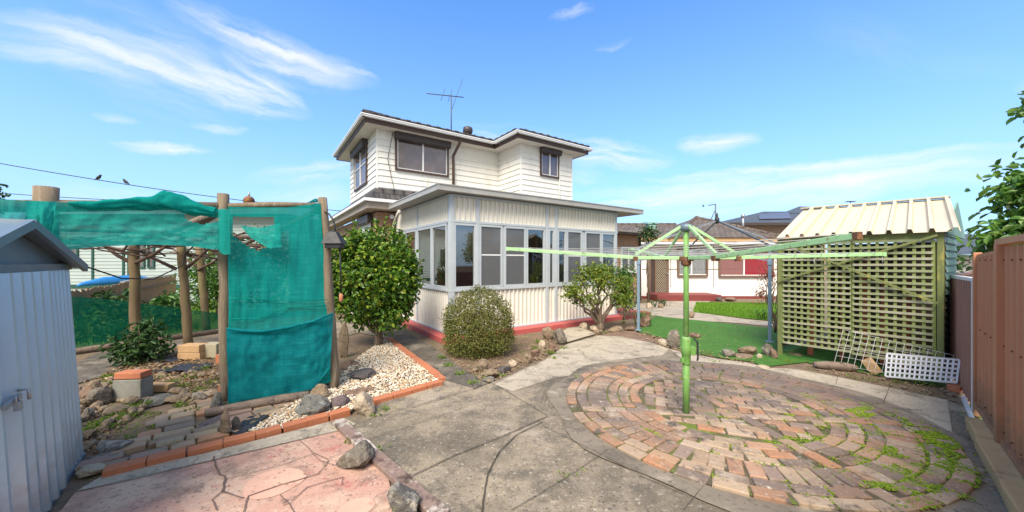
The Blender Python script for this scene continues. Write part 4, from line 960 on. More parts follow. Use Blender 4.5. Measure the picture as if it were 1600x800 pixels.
# ================================================================ white house at the back
YW=20.0; gw=gz(YW)
wh=thing('white_fibro_house','low white fibro house with brown tiled hip roof and a red curtained window','house',(10.5,YW,gw))
X=lambda px,Y=YW: (px-800)/F*Y
Z=lambda py,Y=YW: CAMH-(py-CY)/F*Y
mb=MB(); mb.box((10.2,YW+3,(2.72+gw)/2),(9.0+2.2,6,2.72-gw)); mb.build('wall',m['fibro'],wh)
mb=MB(); mb.box((10.2,YW-.02,gw+.06),(11.24,.04,.16)); mb.build('base_strip',m['redstep'],wh)
mb=MB(); mb.bar((X(1003),YW-.008,Z(420.5)),(X(1235),YW-.008,Z(420.5)),.016,.035)
for px in (1011,1048,1115): mb.box((X(px),YW-.007,1.4),(.03,.014,2.4))
mb.build('joint_strip',m['winbrown'],wh)
def cwin(x0,x1,z0,z1,cols):
    f=window(wh,Vector((x0,YW-.001,0)),Vector((x1,YW-.001,0)),z0,z1,Vector((0,-1,0)),m['winbrown'],m['clear'],.09,proud=.12)
    sb=MB(); xm=x0+(x1-x0)*.46; sb.box((xm,YW-.06,(z0+z1)/2),(.07,.06,z1-z0-.18))
    for s,(u0,u1) in enumerate(((x0+.09,xm-.035),(xm+.035,x1-.09))):
        sb.bar((u0,YW-.06,z0+.11),(u1,YW-.06,z0+.11),.05,.04); sb.bar((u0,YW-.06,z1-.11),(u1,YW-.06,z1-.11),.05,.04)
        c=MB(); n=int((u1-u0)/.03); vs=[]
        for i in range(n+1):
            x=u0+(u1-u0)*i/n; y=YW-.022-.012*math.sin(x*34)-.004*math.sin(x*91); vs+= [Vector((x,y,z0+.1)),Vector((x,y,z1-.1))]
        c.add(vs,[(2*i,2*i+2,2*i+3,2*i+1) for i in range(n)],True); c.build('curtain',cols[s],f)
    sb.build('sash',m['whitealu'],f)
cwin(X(1057.5),X(1105),Z(432),Z(388),(m['curtain'],m['curtain']))
cwin(X(1122),X(1207),Z(433),Z(388),(m['pinkcurtain'],m['redcurtain']))
d0,d1,dz0,dz1=X(1013),X(1044),Z(459),Z(402)
fr=MB(); fr.box((d0+.05,YW-.05,(dz0+dz1)/2),(.10,.1,dz1-dz0)); fr.box((d1-.05,YW-.05,(dz0+dz1)/2),(.10,.1,dz1-dz0)); fr.box(((d0+d1)/2,YW-.05,dz1-.04),(d1-d0-.2,.09,.08)); fr.box((d0+.36,YW-.05,(dz0+dz1)/2),(.06,.08,dz1-dz0-.08))
dr=fr.build('door_frame',m['winbrown'],wh)
mb=MB(); mb.box(((d0+d1)/2,YW-.01,(dz0+dz1)/2),(d1-d0-.2,.014,dz1-dz0-.06)); mb.build('door',m['door'],dr)
mb=MB()
for i in range(-14,16):
    for sgn in (1,-1):
        x0=d0+.40; x1=d1-.1; wd_=x1-x0; hh=dz1-dz0-.1
        zA=dz0+.05+i*.14; pts=[]
        a=zA if sgn>0 else zA+wd_*1.25
        b=zA+wd_*1.25 if sgn>0 else zA
        # clip against the leaf
        t0,t1=0,1
        lo,hi=dz0+.05,dz0+.05+hh
        if a==b: continue
        for lim,sg in ((lo,1),(hi,-1)):
            fa_=(a-lim)*sg; fb_=(b-lim)*sg
            if fa_<0 and fb_<0: t0=2
            elif fa_<0: t0=max(t0,fa_/(fa_-fb_))
            elif fb_<0: t1=min(t1,fa_/(fa_-fb_))
        if t0<t1: mb.bar((x0+wd_*t0,YW-.06,a+(b-a)*t0),(x0+wd_*t1,YW-.06,a+(b-a)*t1),.012,.016)
mb.build('security_grille',m['grille'],dr)
mb=MB(); mb.tube([(d1-.16,YW-.1,.6+dz0+.5),(d1-.05,YW-.14,dz0+1.1)],.025,6); mb.build('handle',m['steel'],dr)
mb=MB(); mb.box(((X(1010)+X(1103))/2,YW-.75,(gw+Z(458.5,YW-.4))/2+.02),(X(1103)-X(1010),1.5,Z(458.5,YW-.4)-gw)); mb.build('porch_step',m['redstep'],wh,bevel=.02)
mb=MB(); mb.box((9.9,YW-.5,2.83),(10.6,.03,.24)); mb.build('fascia',m['brick_pale'],wh)
mb=MB(); mb.box((9.9,YW-.58,2.62),(10.8,.12,.12)); mb.box((9.9,YW-.3,2.54),(10.6,.5,.03)); mb.build('gutter',m['whitealu'],wh)
mb=MB(); ze=2.95; yr=23.0; zl=CAMH+57/F*yr
def tri(*p): mb.add([Vector(x) for x in p],[tuple(range(len(p)))])
tri((2,YW-.55,ze),(13.0,YW-.55,ze),(13.0,yr,zl),(2,yr,zl)); tri((13,26.5,ze),(2,26.5,ze),(2,yr,zl),(13,yr,zl)); tri((13,YW-.55,ze),(13,26.5,ze),(13,yr,zl))
zk=CAMH+68/F*yr; pk0=Vector((X(1088,yr),yr,zk)); pk1=pk0+Vector((.2,1.0,0))
e0=Vector((8.4,YW-.6,ze-.02));e1=Vector((14.6,YW-.6,ze-.02));e2=Vector((14.6,27.5,ze));e3=Vector((8.4,27.5,ze))
tri(e0,e1,pk0); tri(e1,e2,pk1,pk0); tri(e2,e3,pk1); tri(e3,e0,pk0,pk1)
mb.build('roof',m['tilebrown'],wh)
for p,q in ((e1,pk0),(e0,pk0),(Vector((2,yr,zl)),Vector((10.4,yr,zl)))):
    n=int((q-p).length/.4); mb=MB()
    for i in range(n): mb.tube([p.lerp(q,i/n),p.lerp(q,(i+1.03)/n)],[.10,.12],7)
    mb.build('ridge_cap',m['tilebrown'],wh)
mb=MB(); c=Vector((X(1017,22),22,0)); mb.box(c+Vector((0,0,3.72)),(.5,.4,.35)); mb.box(c+Vector((0,0,3.94)),(.62,.5,.10)); mb.box(c+Vector((0,0,3.6)),(.66,.6,.06)); mb.build('roof_vent',m['tealboard'],wh)
mb=MB(); c=Vector((X(1161,22.0),22.0,0)); mb.tube([c+Vector((0,0,3.4)),c+Vector((0,0,4.35))],.06,8); mb.lathe(c,[(.09,4.30),(.12,4.38),(.09,4.5),(.03,4.52)],10); mb.build('flue',m['steel'],wh)
an=thing('tv_antenna','thin bent television antenna on the brown tiled roof of the low white house','antenna',(X(1118,23.6),23.6,4.25))
mb=MB(); p=PT(1118,319,23.6); mb.tube([Vector((p.x,p.y,4.0)),p],.035,6); mb.build('mast',m['darktube'],an)
mb=MB(); mb.tube([p,PT(1107,321,23.6)],.03,6); mb.tube([PT(1111,343,23.6),PT(1117,329,23.6)],.025,6); mb.tube([PT(1099,320,23.6),PT(1099,323,23.6)],.05,6); mb.build('boom',m['darktube'],an)

# ================================================================ far houses
fh=thing('brick_house','two storey brown brick house with blue grey hip roof and solar panels behind','house',(30,42,-.42))
YF=40.0
mb=MB(); x0,x1=X(1158,YF),X(1290,YF); mb.box(((x0+x1)/2,YF+5,2.6),(x1-x0,10,6.2)); mb.build('wall',m['brickfar'],fh)
mb=MB(); ze=Z(350,YF)
e0=Vector((X(1136,YF-1),YF-1,ze));e1=Vector((X(1330,YF-1),YF-1,ze));r0=Vector((X(1193,44),44,Z(330.5,44)));r1=Vector((X(1330,44),44,Z(330.5,44)))
e3=Vector((e0.x,YF+10,ze))
tri(e0,e1,r1,r0); tri(e3,e0,r0); 
q0=Vector((X(1213,YF+1),YF+.6,Z(337,YF+.6))); k=Vector((X(1249,46),46,Z(322.5,46))); k2=Vector((X(1290,46),46,Z(324,46)))
tri(Vector((X(1222,43),43,Z(333,43))),Vector((X(1330,43),43,Z(334,43))),k2,k)
mb.build('roof',m['tileslate'],fh)
mb=MB(); mb.box(((e0.x+e1.x)/2,YF-1.05,ze-.1),(e1.x-e0.x,.15,.28)); mb.build('gutter',m['shutter'],fh)
mb=MB(); n=(e1-e0).cross(r0-e0).normalized()
def onroof(px,py):
    d=Vector(((px-800)/F,1,(CY-py)/F)); t=(e0-Vector((0,0,CAMH))).dot(n)/d.dot(n); return Vector((0,0,CAMH))+d*t
pl=[onroof(1186,344),onroof(1236,343),onroof(1232,334),onroof(1185,336.5)]
mb.slab([p+n*.14 for p in pl],.06); mb.build('solar_panel',m['solar'],fh)
mb=MB(); c=Vector((X(1329,YF),YF,0)); 
an=thing('tv_antenna','small flat television antenna rising beyond the cream shed roof','antenna',(X(1329,38),38,6.0))
mb.tube([(X(1329,38),38,5.0),(X(1329,38),38,Z(314,38))],.04,6); mb.build('mast',m['darktube'],an)
mb=MB(); mb.tube([PT(1323,315,37.6),PT(1335,315,38.4)],.04,6)
for t in (0,.25,.5,.75,1):
    c=PT(1323,315,37.6).lerp(PT(1335,315,38.4),t); mb.tube([c-Vector((.1,.3,0)),c+Vector((.1,.3,0))],.03,5)
mb.build('boom',m['darktube'],an)
rh=thing('neighbour_house','dark roofed neighbour house seen between the lattice shed and terracotta fence','house',(38,30,-.4))
mb=MB(); mb.box((40.5,34,.8),(7,6,2.4)); mb.build('wall',m['white'],rh)
mb=MB(); e0=Vector((36.0,29.5,2.2));e1=Vector((45,29.5,2.2)); tri(e0,e1,Vector((43,34,4.2)),Vector((38.6,34,4.2))); tri(Vector((36.0,38,2.2)),e0,Vector((38.6,34,4.2))); mb.build('roof',m['tileslate'],rh)
# left neighbour
lh=thing('pale_weatherboard_house','pale weatherboard house with dark green window trims behind the left garden','house',(-17,18,-.4))
YL=18.0; mb=MB(); boards(mb,Vector((X(60,YL),YL,0)),Vector((X(452,YL),YL,0)),-.4,4.0,.17,(0,-1,0)); mb.box((X(256,YL),YL+3.02,1.8),(X(452,YL)-X(60,YL),6,4.4)); mb.build('wall',m['paleboard'],lh)
mb=MB()
for px,a,b in ((146,388,450),(194,388,445),(202,388,445)): mb.box((X(px,YL),YL-.03,(Z(a,YL)+Z(b,YL))/2),(.10,.05,Z(a,YL)-Z(b,YL)))
mb.bar((X(60,YL),YL-.04,Z(447,YL)),(X(300,YL),YL-.04,Z(447,YL)),.06,.16); mb.build('trim',m['dkgreen'],lh)
for x0,x1,a,b in ((217,228,390,419),(232,243,390,419),(104,124,395,418)):
    window(lh,Vector((X(x0,YL),YL-.018,0)),Vector((X(x1,YL),YL-.018,0)),Z(b,YL),Z(a,YL)+.3,Vector((0,-1,0)),m['dkgreen'],m['darkglass'],.07,proud=.06)
mb=MB(); tri((X(50,YL-.5),YL-.6,3.95),(X(462,YL-.5),YL-.6,3.95),(X(420,YL+3),YL+3,5.0),(X(80,YL+3),YL+3,5.0)); mb.build('roof',m['gutter'],lh)
# ================================================================ rotary clothes line
ho=thing('clothes_line','green rotary clothes line standing in the circle of paving bricks','clothes line',POLE)
zA=1.684
mb=MB(); mb.tube([POLE+Vector((0,0,.0)),POLE+Vector((0,0,.70))],.034,14); mb.build('lower_mast',m['mastgreen'],ho)
mb=MB(); mb.tube([POLE+Vector((0,0,.66)),POLE+Vector((0,0,2.0))],.028,14); mb.build('upper_mast',m['mastgreen'],ho)
mb=MB(); mb.lathe(POLE,[(.040,.55),(.044,.57),(.044,.66),(.052,.67),(.052,.74),(.046,.75),(.046,.83),(.040,.845)],16)
mb.box(POLE+Vector((.055,-.01,.70)),(.06,.06,.09)); mb.box(POLE+Vector((-.05,-.02,.60)),(.03,.04,.05)); mb.build('gear_housing',m['mastgreen'],ho,bevel=.004)
mb=MB(); mb.tube([POLE+Vector((.07,-.02,.83)),POLE+Vector((.10,-.04,.80)),POLE+Vector((.105,-.04,.62)),POLE+Vector((.095,-.04,.60))],.010,6); mb.build('crank_handle',m['black'],ho)
mb=MB(); mb.lathe(POLE,[(.04,1.97),(.062,1.985),(.062,2.03),(.04,2.045),(.02,2.05)],14); mb.build('cap',m['shedroof'],ho)
mb=MB(); mb.lathe(POLE,[(.036,1.60),(.05,1.62),(.05,1.67),(.036,1.69)],12); mb.box(POLE+Vector((0,0,zA-.01)),(.15,.035,.05),.1); mb.box(POLE+Vector((0,0,zA-.012)),(.035,.15,.046),.1); mb.build('hub',m['rust'],ho,bevel=.004)
ARM=[(Vector((-1.89,.31,0)),1.79),(Vector((.07,-1.82,0)),1.79),(Vector((1.88,-.20,0)),1.72),(Vector((0,1.85,0)),1.84)]
tips=[]
for i,(dv,zt) in enumerate(ARM):
    d=dv.normalized(); a=POLE+d*.06+Vector((0,0,zA)); k=POLE+d*.52+Vector((0,0,zA+.004)); t=POLE+dv+Vector((0,0,zt)); tips.append(t)
    mb=MB(); mb.bar(a,k+d*.02,.028,.036); mb.bar(k,t,.028,.038); ar=mb.build('arm',m['mint'],ho,bevel=.004)
    mb=MB(); mb.box(k-Vector((0,0,.012)),(.05,.055,.05),math.atan2(d.y,d.x)); mb.build('bracket',m['rust'],ar,bevel=.004)
    mb=MB(); dd=(t-k).normalized(); mb.bar(t,t+dd*.03,.032,.042); mb.build('end_cap',m['rust'] if i==1 else m['mint'],ar)
    mb=MB(); mb.bar(POLE+d*.05+Vector((0,0,2.02)),k+Vector((0,0,.03)),.024,.030); mb.build('strut',m['mint'],ho,bevel=.003)
order=[0,3,2,1]; lw=MB()
for f in (.45,.58,.71,.84,.97):
    for i in range(4):
        ia,ib=order[i],order[(i+1)%4]
        ka=POLE+ARM[ia][0].normalized()*.52+Vector((0,0,zA)); kb=POLE+ARM[ib][0].normalized()*.52+Vector((0,0,zA))
        g=(f-.28)/.72; p=ka.lerp(tips[ia],g)+Vector((0,0,.022)); q=kb.lerp(tips[ib],g)+Vector((0,0,.022))
        lw.tube([p.lerp(q,j/6)-Vector((0,0,.045*f*(1-(2*j/6-1)**2))) for j in range(7)],.0027,4,caps=False)
lw.build('line',m['wire'],ho)
dl=MB()
for t in (tips[2],ARM and POLE+Vector((1.25,-.13,1.69))): dl.tube([t,t+Vector((.01,0,-.10))],.004,5)
dl.build('line_end',m['wire'],ho)

# ================================================================ gazebo frame
gf=thing('gazebo_frame','bare folding gazebo frame with blue grey legs standing on the artificial turf','gazebo frame',(5.27,9.17,0))
cs=[Vector((3.02,8.63,0)),Vector((5.24,7.35,0)),Vector((7.52,9.72,0)),Vector((5.30,11.0,0))]; ZT=1.97; apx=Vector((5.20,9.17,2.70))
for c in cs:
    z0=gz(c.y)
    mb=MB(); mb.box(c+Vector((0,0,(z0+ZT)/2)),(.06,.06,ZT-z0),R(-30)); mb.box(c+Vector((0,0,1.62)),(.085,.085,.10),R(-30)); lg=mb.build('leg',m['bluesteel'],gf,bevel=.006)
    mb=MB(); mb.box(c+Vector((0,0,z0+.012)),(.13,.13,.016),R(-30)); mb.build('foot',m['bluesteel'],lg)
for i in range(4):
    p,q=cs[i],cs[(i+1)%4]; mid=(p+q)/2; z1,z0=ZT-.06,1.66
    mb=MB()
    for a,b in ((p,mid),(mid,q)):
        mb.bar(a+Vector((0,0,z1 if a is p else z0+.1)),b+Vector((0,0,z0+.1 if a is p else z1)),.016,.028)
        mb.bar(a+Vector((0,0,z0 if a is p else z1)),b+Vector((0,0,z1 if a is p else z0)),.016,.028)
    mb.build('scissor_bar',m['greytube'],gf)
for i,c in enumerate(cs):
    mb=MB(); t=c+Vector((0,0,ZT)); mb.bar(apx-Vector((0,0,.03)),apx.lerp(t,.55),.02,.03); mb.bar(apx.lerp(t,.53),t,.026,.036); mb.build('roof_bar',m['darktube'] if i%2 else m['greytube'],gf)
mb=MB(); mb.lathe(apx,[(.03,-.10),(.055,-.05),(.055,.02),(.03,.06),(.022,.13),(.008,.18)],10); mb.build('apex_cap',m['black'],gf)

# ================================================================ lattice shed
ls=thing('lattice_shed','green lattice fronted garden shed with cream ribbed metal roof','shed',HP(4.27,-5.3,0))
AF=4.27; BL,BRt=-4.40,-6.24
for b,nm,lb in ((BL,'post','mossy yellow green corner post'),(BRt,'post','peeling green corner post')):
    mb=MB(); mb.box(HP(AF,b,1.0),(.065,.065,2.06),UANG); mb.build(nm,m['yelgreen'],ls,bevel=.008)
mb=MB(); mb.box(HP(AF+.03,(BL+BRt)/2-.02,1.1),(.05,.045,1.9),UANG); mb.build('post',m['yelgreen'],ls)
mb=MB(); mb.bar(HP(AF,BL,2.0),HP(AF,BRt,2.0),.06,.09); mb.build('top_beam',m['yelgreen'],ls)
# lattice: slats behind, rails in front
def lattice(parent,b0,b1,z0,z1,a,pv,ph,wv,wh,tv,skew=0):
    v=MB(); n=int(abs(b1-b0)/pv)
    for i in range(n+1):
        b=b0+(b1-b0)*i/n; t=rnd.gauss(0,.003); v.bar(HP(a+.016,b+t,z0+rnd.uniform(-.02,0)),HP(a+.016,b-t,z1),tv,wv,up=U.cross(Vector((0,0,1))))
    h=MB(); n=int((z1-z0)/ph)
    for i in range(n+1):
        z=z0+(z1-z0)*i/n; t=rnd.gauss(0,.003); h.bar(HP(a,b0,z+t),HP(a,b1,z-t),tv,wh)
    la=v.build('lattice_slat',m['latV'],parent); h.build('lattice_rail',m['latH'],parent)
mid=(BL+BRt)/2-.03
lattice(ls,BL-.05,mid+.005,.24,1.94,AF-.035,.083,.085,.034,.034,.012)
lattice(ls,mid-.01,BRt+.06,.22,1.94,AF-.035,.083,.085,.034,.034,.012)
for (p,q) in ((HP(AF-.075,BL+.01,1.30),HP(AF-.075,BRt+.02,2.0)),(HP(AF-.09,BL-.28,1.86),HP(AF-.09,BRt+.01,1.08))):
    mb=MB(); mb.bar(p,q,.018,.03); mb.build('brace',m['yelgreen'],ls)
# ribbed roof
FL,FR,BLr,BRr=HP(4.17,-4.38,2.06),HP(4.17,-6.42,2.04),HP(5.7,-4.32,2.68),HP(5.7,-6.20,2.64)
n_=(FR-FL).cross(BLr-FL).normalized(); n_=n_ if n_.z>0 else -n_
mb=MB(); S=[];k=10
for i in range(k):
    for a,h in ((0,0),(.62,0),(.70,1),(.88,1),(.96,0)): S.append(((i+a)/k,h*.055))
S.append((1,0)); vs=[]
for s,h in S: vs+=[FL.lerp(FR,s)+n_*h,BLr.lerp(BRr,s)+n_*h]
mb.add(vs,[(2*i,2*i+2,2*i+3,2*i+1) for i in range(len(S)-1)])
mb.build('roof_sheet',m['creamroof'],ls,solid=.003)
mb=MB(); b2=[HP(7.0,-4.3,2.1),HP(7.0,-6.15,2.1)]; mb.slab([BLr+Vector((0,0,.004)),BRr+Vector((0,0,.004)),b2[1],b2[0]],.02); mb.build('rear_roof_sheet',m['creamroof'],ls)
mb=MB(); mb.bar(BLr+Vector((0,0,.03))-V*-.03,BRr+Vector((0,0,.03)),.16,.02); mb.build('ridge_flashing',m['creamroof'],ls)
# side boards, gable, dark back
sb=MB(); nS=(-V)
def sideboards(b,n,z0,z1,a0,a1,pitch=.1):
    q=MB(); boards(q,HP(a0,b),HP(a1,b),z0,z1,pitch,n,.02); return q
bS=BRt-.03
sideboards(bS,-V,1.20,2.02,AF+.03,5.5).build('side_board',m['tealboard'],ls,partlabel='upper teal boards of the side wall')
sideboards(bS,-V,.1,1.19,AF+.03,5.5).build('side_board',m['shadeboard'],ls,partlabel='lower side wall boards coloured black for the shaded gap by the fence')
mb=MB(); mb.slab([HP(AF+.1,bS-.01,2.03),HP(6.8,bS-.01,2.03),HP(5.7,bS-.01,2.58)],.02); mb.build('gable',m['tealboard'],ls)
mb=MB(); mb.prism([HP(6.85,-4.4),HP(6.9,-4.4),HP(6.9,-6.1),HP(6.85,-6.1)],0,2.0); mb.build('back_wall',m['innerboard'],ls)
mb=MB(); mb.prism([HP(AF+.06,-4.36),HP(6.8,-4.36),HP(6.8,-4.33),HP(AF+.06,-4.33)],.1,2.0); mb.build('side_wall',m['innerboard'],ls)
# stored boards inside, seen through the lattice
for i,(b,wd_,h) in enumerate(((-4.75,.08,1.5),(-5.15,.06,1.6),(-5.42,.10,1.75),(-5.62,.08,1.5),(-5.85,.09,1.4))):
    t=HP(AF+.28+.05*i,b,0); mb=MB(); mb.bar(t+Vector((0,0,.02)),t+U*.10+Vector((0,0,h)),wd_,.03,up=U)
    mb.build('stored_board',m['junk'],None,loc=t,bevel=.004,label=('rusty red board stood inside the lattice shed, '+('nearest the left corner post','second from the left corner post','just right of the middle post, the tallest','between the tallest board and the last','nearest the right corner post')[i]),cat='board',group='boards stored inside the lattice shed')

# leaning mesh, lattice offcut, hollow brick, log, brick
def grid(mb,a,b,c,d,nx,ny,r):
    """wire grid over the quad a-b-c-d"""
    for i in range(nx+1): mb.tube([a.lerp(b,i/nx),d.lerp(c,i/nx)],r,5,caps=False)
    for j in range(ny+1): mb.tube([a.lerp(d,j/ny),b.lerp(c,j/ny)],r,5,caps=False)
mb=MB(); a,b,c,d=HP(3.98,-5.20,.06),HP(4.00,-6.32,.07),HP(4.16,-6.36,.42),HP(4.2,-5.26,.58); grid(mb,a,b,c,d,15,4,.0024)
mb.build('wire_mesh_panel',m['whitewire'],None,loc=(a+b)/2,label='white wire grid panel leaning on the green lattice shed',cat='mesh panel')
mb=MB(); a,b,c,d=HP(3.86,-5.78,.05),HP(3.93,-6.40,.12),HP(3.99,-6.42,.40),HP(3.92,-5.79,.36)
for i in range(15):
    p,q=a.lerp(b,i/14),d.lerp(c,i/14); mb.bar(p,q,.018,.003,up=U)
for j in range(6):
    p,q=a.lerp(d,j/5)-U*.004,b.lerp(c,j/5)-U*.004; mb.bar(p,q,.003,.024)
mb.build('lattice_offcut',m['whiteplastic'],None,loc=(a+b)/2,label='white plastic lattice offcut propped in front of the wire grid panel',cat='lattice')
c0=G(1362,583); mb=MB(); rm=Matrix.Rotation(R(25),3,'Z')@Matrix.Rotation(R(-35),3,'X')
L_,W_,H_=.115,.075,.225
def hb():
    q=MB(); 
    for x in (-W_/2+.008,0,W_/2-.008): q.box(c0+Vector((0,0,.10))+rm@Vector((x,0,0)),(.016,L_-.05,H_),mat=rm)
    for x in (-W_/2+.02,): pass
    for y in (-L_/2+.012,L_/2-.012): q.box(c0+Vector((0,0,.10))+rm@Vector((0,y,0)),(W_,.024,H_-.004),mat=rm)
    for z in (-.10,-.055,-.01,.035,.08,.105): q.box(c0+Vector((0,0,.10))+rm@Vector((0,0,z)),(W_-.006,L_-.03,.018),mat=rm)
    return q
hb().build('hollow_brick',m['brick_pale'],None,loc=c0,label='buff hollow brick tilted on end beside the fallen log',cat='brick')
c0=G(1304,577); mb=MB(); dl_=(G(1332,579)-G(1277,574)).normalized(); pts=[c0+dl_*t+Vector((0,0,.05)) for t in (-.26,-.2,-.1,0,.12,.22,.27)]
mb.tube(pts,[.035,.055,.066,.062,.066,.05,.03],12,jit=.25); mb.build('log',m['timber_old'],None,loc=c0,label='short grey log lying at the foot of the lattice shed',cat='log')
c0=G(1493,612); mb=MB(); mb.box(c0+Vector((0,0,.05)),(.20,.11,.075),.5); mb.build('loose_brick',m['brick_orange'],None,loc=c0,bevel=.008,label='orange brick under the corner of the white lattice offcut',cat='brick')

# ================================================================ right hand fence
def FP(y,off=0,z=0): return Vector((y+1.12+off,y,z))
ND=Vector((-1,1,0)).normalized()
tf=thing('steel_fence','terracotta ribbed steel fence panels with capped post','fence',FP(3.3))
def fpanel(y0,y1,z0,z1a,z1b,mt,name='panel',parent=tf):
    mb=MB(); p,q=FP(y1),FP(y0); L=(q-p).length
    corr(mb,p,q,z0,0,.17,.03,ND,((0,0),(.30,0),(.42,1),(.62,1),(.74,0),(1,0)),zt=lambda s:z1a+(z1b-z1a)*s/L); return mb.build(name,mt,parent)
fpanel(3.06,3.78,.13,1.70,1.735,m['terracotta']); fpanel(.2,3.0,.13,1.77,1.80,m['terracotta'])
mb=MB(); mb.box(FP(3.03,0,.9)+ND*.03,(.075,.07,1.80),R(45)); mb.build('post',m['terracotta'],tf,bevel=.006)
mb=MB(); mb.box(FP(3.79,0,.88)+ND*.02,(.05,.06,1.72),R(45)); mb.build('post',m['terracotta'],tf,bevel=.006)
mb=MB(); mb.bar(FP(3.8,0,1.70),FP(3.06,0,1.735),.05,.035); mb.bar(FP(3.08,0,1.81)+ND*.02,FP(.2,0,1.84)+ND*.02,.07,.05); mb.build('cap_rail',m['terracotta'],tf)
mb=MB(); mb.bar(FP(3.78,0,.15)+ND*.035,FP(3.1,0,.16)+ND*.035,.03,.05); mb.bar(FP(2.95,0,.155)+ND*.035,FP(.5,0,.15)+ND*.035,.03,.05); mb.build('bottom_rail',m['terracotta'],tf)
bf=thing('steel_fence','lower dark brown steel fence panel with white end post beyond the terracotta fence','fence',FP(4.4))
mb=MB(); p,q=FP(5.15),FP(3.86); L=(q-p).length; corr(mb,p,q,.04,0,.17,.025,ND,((0,0),(.30,0),(.42,1),(.62,1),(.74,0),(1,0)),zt=lambda s:1.42); mb.build('panel',m['brownsteel'],bf)
mb=MB(); mb.box(FP(3.84,0,.73)+ND*.02,(.045,.06,1.46),R(45)); mb.build('post',m['whitealu'],bf,bevel=.004)
mb=MB(); mb.bar(FP(5.15,0,1.435),FP(3.82,0,1.445),.05,.04); mb.build('cap_rail',m['whitealu'],bf)
mb=MB(); mb.bar(FP(4.25,0,.03)+ND*.04,FP(3.5,0,.04)+ND*.09,.03,.05); mb.build('bottom_rail',m['whitealu'],bf)
rf=thing('steel_fence','dark brown steel fence running behind the lattice shed','fence',(6.5,5.3,0))
p=FP(5.2); q=p+Vector((U.x,U.y,0))*6; 
mb=MB(); corr(mb,p,q,.0,1.42,.17,.025,V,); mb.build('panel',m['brownsteel'],rf)
mb=MB(); mb.bar(p+Vector((0,0,1.43)),q+Vector((0,0,1.43)),.05,.04); mb.build('cap_rail',m['brownsteel'],rf)
sc_=MB()
for y in [.4+.17*i for i in range(20)]:
    for z in (.24,.95,1.66): sc_.ico(FP(y,0,z)+ND*.034,.008,1)
sc_.build('screw',m['rust'],tf)
# sleepers along the fence foot
def sleeper(y0,y1,off,w_,h,label,z=0):
    mb=MB(); p,q=Vector((y0+1.12,y0,0))+ND*off,Vector((y1+1.12,y1,0))+ND*off
    n=10; vs=[]
    for i in range(n+1):
        c=p.lerp(q,i/n); 
        for s,zz in ((-1,0),(-1,h),(1,h),(1,0)): vs.append(c+ND*s*(w_/2+rnd.gauss(0,.003))+Vector((0,0,zz-.01*(zz==0)+z+(rnd.gauss(0,.003) if zz else 0))))
    fs=[(4*i+k,4*i+(k+1)%4,4*i+4+(k+1)%4,4*i+4+k) for i in range(n) for k in range(4)]+[(3,2,1,0),(4*n,4*n+1,4*n+2,4*n+3)]
    mb.add(vs,fs); mb.build('sleeper',m['sleeper'],None,loc=(p+q)/2,bevel=.008,label=label,cat='sleeper',group='timber sleepers along the fence')
sleeper(3.47,3.08,.075,.15,.12,'short timber sleeper at the end of the row under the terracotta fence')
sleeper(3.06,1.6,.085,.165,.12,'long timber sleeper along the foot of the terracotta fence')

# ================================================================ garden shed on the left
gs=thing('garden_shed','blue grey corrugated steel garden shed with padlocked door','shed',Vector((-3.63,3.03,0)))
Q=Vector((-3.61,3.02,0)); ds=Vector((.62,-.785,0)); nb=Vector((-.785,-.62,0)); nf=-nb
def SH(s,t,z): return Q+ds*s+nb*t+Vector((-.055*z,-.02*z,z))     # the old shed leans a little
ZE,ZAp,SW,SD=1.60,1.86,2.0,1.6
def shcorr(s0,s1,z0,z1,pitch,dep,t=0,zt=None):
    mb=MB(); k=max(1,round((s1-s0)/pitch)); pt=(s1-s0)/k; S=[]
    for i in range(k):
        for a,h in ((0,0),(.12,0),(.38,1),(.62,1),(.88,0)): S.append((s0+(i+a)*pt,h*dep))
    S.append((s1,0)); vs=[]
    for s,h in S: vs+=[SH(s,t-h,z0),SH(s,t-h,z1)]
    mb.add(vs,[(2*i,2*i+2,2*i+3,2*i+1) for i in range(len(S)-1)]); return mb
shcorr(0,.50,.03,ZE,.09,.032).build('front_wall',m['shed'],gs)
dr=shcorr(.515,1.24,.03,ZE-.02,.16,.05,t=-.012).build('door',m['shed'],gs)
shcorr(1.25,2.0,.03,ZE-.02,.125,.026,t=-.012).build('door',m['shed'],gs)
mb=MB(); mb.bar(SH(.507,-.004,.03),SH(.507,-.004,ZE-.02),.013,.012,up=nf); mb.bar(SH(1.245,-.004,.03),SH(1.245,-.004,ZE-.02),.008,.012,up=nf); mb.build('door_gap_shade',m['black'],gs)  # black strips set in the door seams as the shade of the gaps
for z in (1.45,.25,1.0):
    mb=MB(); mb.bar(SH(.508,-.03,z-.035),SH(.508,-.03,z+.035),.02,.02); mb.build('hinge',m['rust'],dr)
mb=MB(); mb.bar(SH(1.17,-.06,.86),SH(1.36,-.06,.85),.014,.03,up=(0,0,1)); mb.tube([SH(1.20,-.06,.90),SH(1.20,-.10,.90),SH(1.20,-.10,.84)],.008,6); mb.build('hasp',m['steel'],dr)
mb=MB(); mb.bar(SH(1.26,-.075,.80),SH(1.26,-.075,.85),.04,.025,up=nf); mb.tube([SH(1.24,-.075,.85),SH(1.24,-.075,.88),SH(1.28,-.075,.88),SH(1.28,-.075,.85)],.006,6); mb.build('padlock',m['steel'],dr,bevel=.004)
mb=MB()
for i in range(20):
    s,z=rnd.choice(((.03,rnd.uniform(.1,1.5)),(.47,rnd.uniform(.1,1.5)),(.62,rnd.uniform(.1,1.5)),(1.05,rnd.uniform(.1,1.5)))); mb.ico(SH(s,-.02,z),.007,1)
mb.build('screw',m['rust'],gs)
